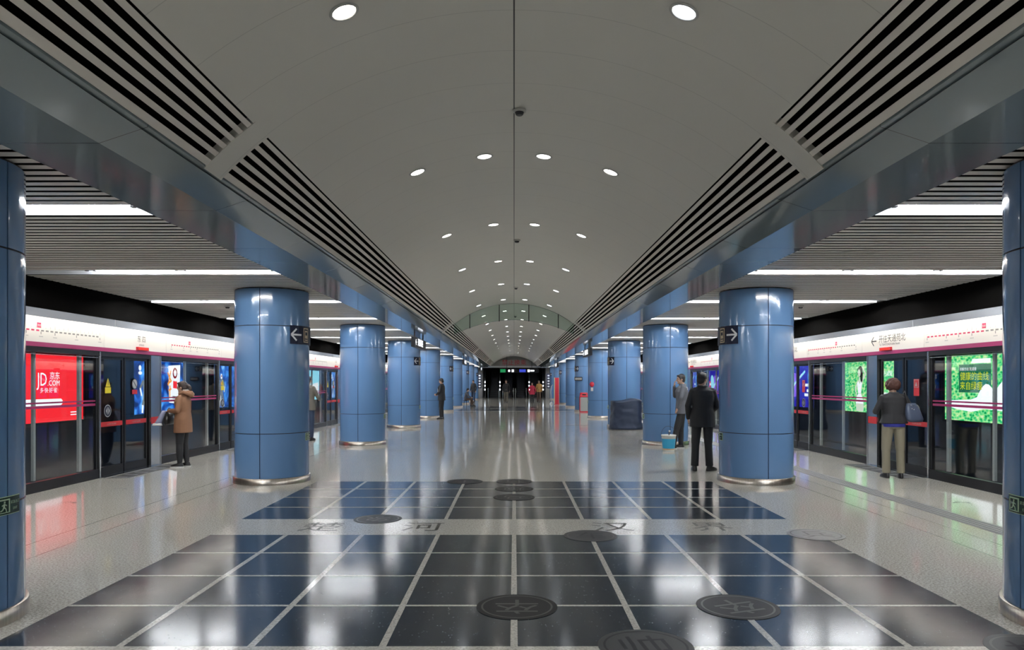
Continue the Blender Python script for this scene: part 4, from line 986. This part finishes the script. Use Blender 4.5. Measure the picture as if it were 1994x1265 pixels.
# 1 woman in camel jacket facing -X (forward = -X -> rz = +90deg)
r, V, k = person((-6.19, 13.45, 0), PI/2, 1.60, 'woman in a camel hooded jacket with ponytail waiting by the glass screen, holding a bag', 'camel_cloth', 'black_cloth', 'hair_brown',
    dict(elL=(-.24, .0, 1.13), elR=(.24, .0, 1.13), wrL=(-.10, .24, 1.12), wrR=(.12, .24, 1.08), hdL=(.6, .6, -.2), hdR=(-.7, .6, 0), pnL=(0, 0, -1), pnR=(0, 0, -1), pitch=-.12, yaw=-.05,
         ankL=(-.08, .03, .085), ankR=(.08, -.04, .085), kneeL=(-.085, .03, .49)), .009, True, .69, 'shoe_black', 'sole_white', 'ponytail', 1.12, True, cuff=.045)
b = MB()
b.ell((0, -.10, 1.385), (.10, .085, .055), 'camel_cloth', 16, 8); b.tube([(-.10, .03, 1.36), (-.115, -.06, 1.40), (-.07, -.15, 1.36), (0, -.17, 1.33), (.07, -.15, 1.36), (.115, -.06, 1.40), (.10, .03, 1.36)], .034, 'camel_cloth', 10)
o = b.build('hood', r); remesh(o, .010, 2)
b = MB(); b.tube([(-.085, -.03, 1.43), (-.05, -.10, 1.435), (0, -.12, 1.425), (.05, -.10, 1.435), (.085, -.03, 1.43)], .018, 'hood_lining', 10); b.build('hood_lining', r)
# her handbag and draped garment
rb = empty('handbag', (-6.45, 13.45, .80), PI/2); tag(rb, 'black handbag hanging from the arm of the woman in the camel jacket', 'handbag')
b = MB(); b.loft([(0, 0, 0, .14, .055), (0, 0, .10, .145, .06), (0, 0, .20, .11, .04), (0, 0, .215, .10, .02)], 'bag_black', 20, 3); b.build('pouch', rb)
b = MB(); b.tube([(-.09, 0, .20), (-.06, 0, .28), (0, 0, .31), (.06, 0, .28), (.09, 0, .20)], .009, 'bag_black', 8); b.build('strap', rb)
rb = empty('folded_garment', (-6.50, 13.30, .70), PI/2); tag(rb, 'lilac-grey garment draped over the forearm of the camel jacket woman', 'garment')
b = MB(); b.loft([(0, .10, .10, .05, .07), (0, .06, .18, .05, .05), (0, .0, .30, .045, .04), (0, -.03, .36, .05, .035)], 'lilac_cloth', 16, 2.2); o = b.build('cloth', rb)
b = MB(); b.loft([(0, .10, .085, .055, .09), (0, .10, .125, .05, .075)], 'paper_white', 16, 2.5); b.build('white_trim', rb)
# 2 woman with auburn curls, forward = +Y slightly toward doors
r, V, k = person((6.28, 11.9, 0), -.12, 1.635, 'woman with auburn curly hair, black jacket and khaki trousers, seen from behind at the doors', 'black_cloth', 'khaki_cloth', 'hair_auburn',
    dict(elL=(-.27, .06, 1.14), elR=(.29, -.04, 1.15), wrL=(-.14, .26, 1.22), wrR=(.22, .16, 1.05), hdL=(.5, .6, .3), hdR=(-.3, .8, -.2), pnL=(0, 0, -1), pnR=(0, 0, -1), shL=(-.175, 0, 1.385), shR=(.175, 0, 1.385),
         ankL=(-.11, .02, .085), ankR=(.12, 0, .085), kneeL=(-.11, .03, .49), kneeR=(.12, .03, .49), toeL=(-.15, 1), toeR=(.2, 1), head=(0, .04, 1.57), pitch=-.15), .009, True, .94, 'shoe_black', None, 'curly', 1.18, True, shirt='royal_blue', cuff=.066)
rb = empty('shoulder_bag', (6.55, 11.82, .93), .25); tag(rb, 'slate-blue leather shoulder bag with studs, worn by the auburn-haired woman', 'handbag')
b = MB(); b.loft([(.06, 0, 0, .12, .06), (.04, 0, .05, .155, .07), (.0, 0, .20, .13, .055), (-.03, 0, .31, .085, .03)], 'bag_blue', 20, 3); b.build('pouch', rb)
b = MB(); b.tube([(-.10, .0, .28), (-.12, .01, .42), (-.10, .06, .51), (-.05, .16, .45), (.0, .10, .30)], .010, 'bag_black', 8); b.build('strap', rb)
b = MB()
for q in ((-.08, .28), (-.03, .27), (-.06, .22), (-.02, .21)): b.ell((q[0], -.052, q[1]), (.011,)*3, 'polished_steel', 8, 6)
b.build('stud', rb)
# 3 man in dark suit, from behind, head turned to +X
person((3.37, 12.86, 0), -.15, 1.76, 'man in a dark suit standing with his back to us beside the first sign column', 'suit_black', 'suit_black', 'hair_black',
    dict(elL=(-.25, -.05, 1.13), elR=(.25, .02, 1.12), wrL=(-.23, .10, .90), wrR=(.16, .22, 1.0), hdL=(.1, .2, -1), hdR=(-.4, .8, -.1), yaw=-.75, pitch=-.05,
         ankL=(-.13, 0, .085), ankR=(.12, .02, .085), kneeL=(-.115, .02, .49), toeL=(-.1, 1), toeR=(.75, .7)), .009, False, .76, jfat=1.14, collar=True, cuff=.066)
# 4 man on the phone facing -X, leaning on column
r, V, k = person((4.02, 17.2, 0), PI/2-.15, 1.78, 'man in grey jacket with hand at his face leaning beside the second column', 'grey_cloth', 'black_cloth', 'hair_black',
    dict(elL=(-.25, .04, 1.16), wrL=(-.16, .10, .93), hdL=(.2, .3, -1), elR=(.22, .14, 1.20), wrR=(.07, .17, 1.42), hdR=(-.1, -.1, 1), pnR=(0, -1, 0), ankL=(-.10, .20, .085), ankR=(.10, .02, .085), kneeL=(-.10, .12, .49), pitch=-.10, yaw=.15,
         head=(0, .03, 1.585)), .009, False, .80, 'shoe_black', 'sole_white', jfat=1.15, collar=True, cuff=.055)
b = MB(); b.loft([(0, -.02, 1.40, .19, .12), (0, -.02, 1.46, .17, .11), (0, -.01, 1.50, .09, .08)], 'pale_grey_cloth', 20, 2.4); o = b.build('hood', r); remesh(o, .012, 2)
# 5 man in black facing -X
r, V, k = person((-3.14, 31.2, 0), PI/2-.2, 1.76, 'man in black suit standing alone, facing the column with head bowed', 'suit_black', 'black_cloth', 'hair_black',
    dict(elL=(-.24, .02, 1.13), elR=(.24, .02, 1.13), wrL=(-.12, .20, 1.02), wrR=(.12, .20, 1.02), hdL=(.4, .8, 0), hdR=(-.4, .8, 0), pitch=-.35), .013, False, .78, jfat=1.1, collar=True)
b = MB(); b.box(-.035, .035, .165, .175, 1.12, 1.32, 'paper_white'); b.build('shirt_front', r)
# 6 seated person
person((-3.22, 47.9, -.40), -PI/2, 1.66, 'seated person in brown trousers on a low stool against a distant column', 'grey_cloth', 'brown_cloth', 'hair_black',
    dict(hipL=(-.09, 0, .90), hipR=(.09, 0, .90), kneeL=(-.11, .40, .90), kneeR=(.11, .40, .88), ankL=(-.11, .50, .495), ankR=(.11, .36, .495), pel=(0, 0, .93), waist=(0, .02, 1.08), chest=(0, .06, 1.25), neck=(0, .09, 1.40), head=(0, .15, 1.52),
         shL=(-.18, .07, 1.34), shR=(.18, .07, 1.34), elL=(-.22, .2, 1.10), elR=(.22, .2, 1.10), wrL=(-.08, .36, 1.02), wrR=(.08, .36, 1.02), hdL=(0, 1, -.3), hdR=(0, 1, -.3), pitch=-.3), .014, False, .86)
r = empty('stool', (-3.25, 47.9, 0)); tag(r, 'low dark stool under the seated person by the distant column', 'stool')
b = MB(); b.lathe([(.16, .36), (.165, .38), (.16, .40)], 'dark_metal', 20); b.build('seat', r)
for a in range(4): b = MB(); b.tube([(.10*math.cos(a*PI/2+.78), .10*math.sin(a*PI/2+.78), .36), (.14*math.cos(a*PI/2+.78), .14*math.sin(a*PI/2+.78), 0)], .012, 'dark_metal', 6); b.build('leg', r)
# 7 far standing, 8 walker, 9 red coat, 10 mustard, 11 behind column
person((-3.28, 58.0, 0), 2.6, 1.78, 'distant man in dark jacket and jeans standing beside a column near the escalators', 'black_cloth', 'denim', 'hair_black', {}, .014)
person((-.62, 56.5, 0), PI, 1.78, 'distant person in black top and grey trousers walking up the middle of the hall', 'black_cloth', 'olive_cloth', 'hair_brown', dict(ankL=(-.08, .22, .085), ankR=(.08, -.2, .12), kneeL=(-.09, .14, .5), kneeR=(.09, .02, .49)), .014)
person((1.40, 56.0, 0), PI+.2, 1.58, 'distant person in a bulky crimson coat in front of the escalators', 'coat_red', 'black_cloth', 'hair_brown', dict(elL=(-.30, -.02, 1.12), elR=(.30, -.02, 1.12), wrL=(-.30, .1, .92), wrR=(.30, .1, .92)), .014, True, .70, jfat=1.22)
person((2.02, 58.2, 0), PI-.3, 1.74, 'distant person in a mustard top standing just behind the crimson coat', 'mustard_cloth', 'brown_cloth', 'hair_brown', {}, .014, True)
person((-5.62, 19.6, 0), -.25, 1.76, 'person in olive-grey shirt and dark trousers half hidden behind the first sign column', 'olive_cloth', 'denim', 'hair_black', dict(elR=(.26, .06, 1.14), wrR=(.18, .26, 1.10), hdR=(-.3, .8, 0)), .010, jfat=1.1)
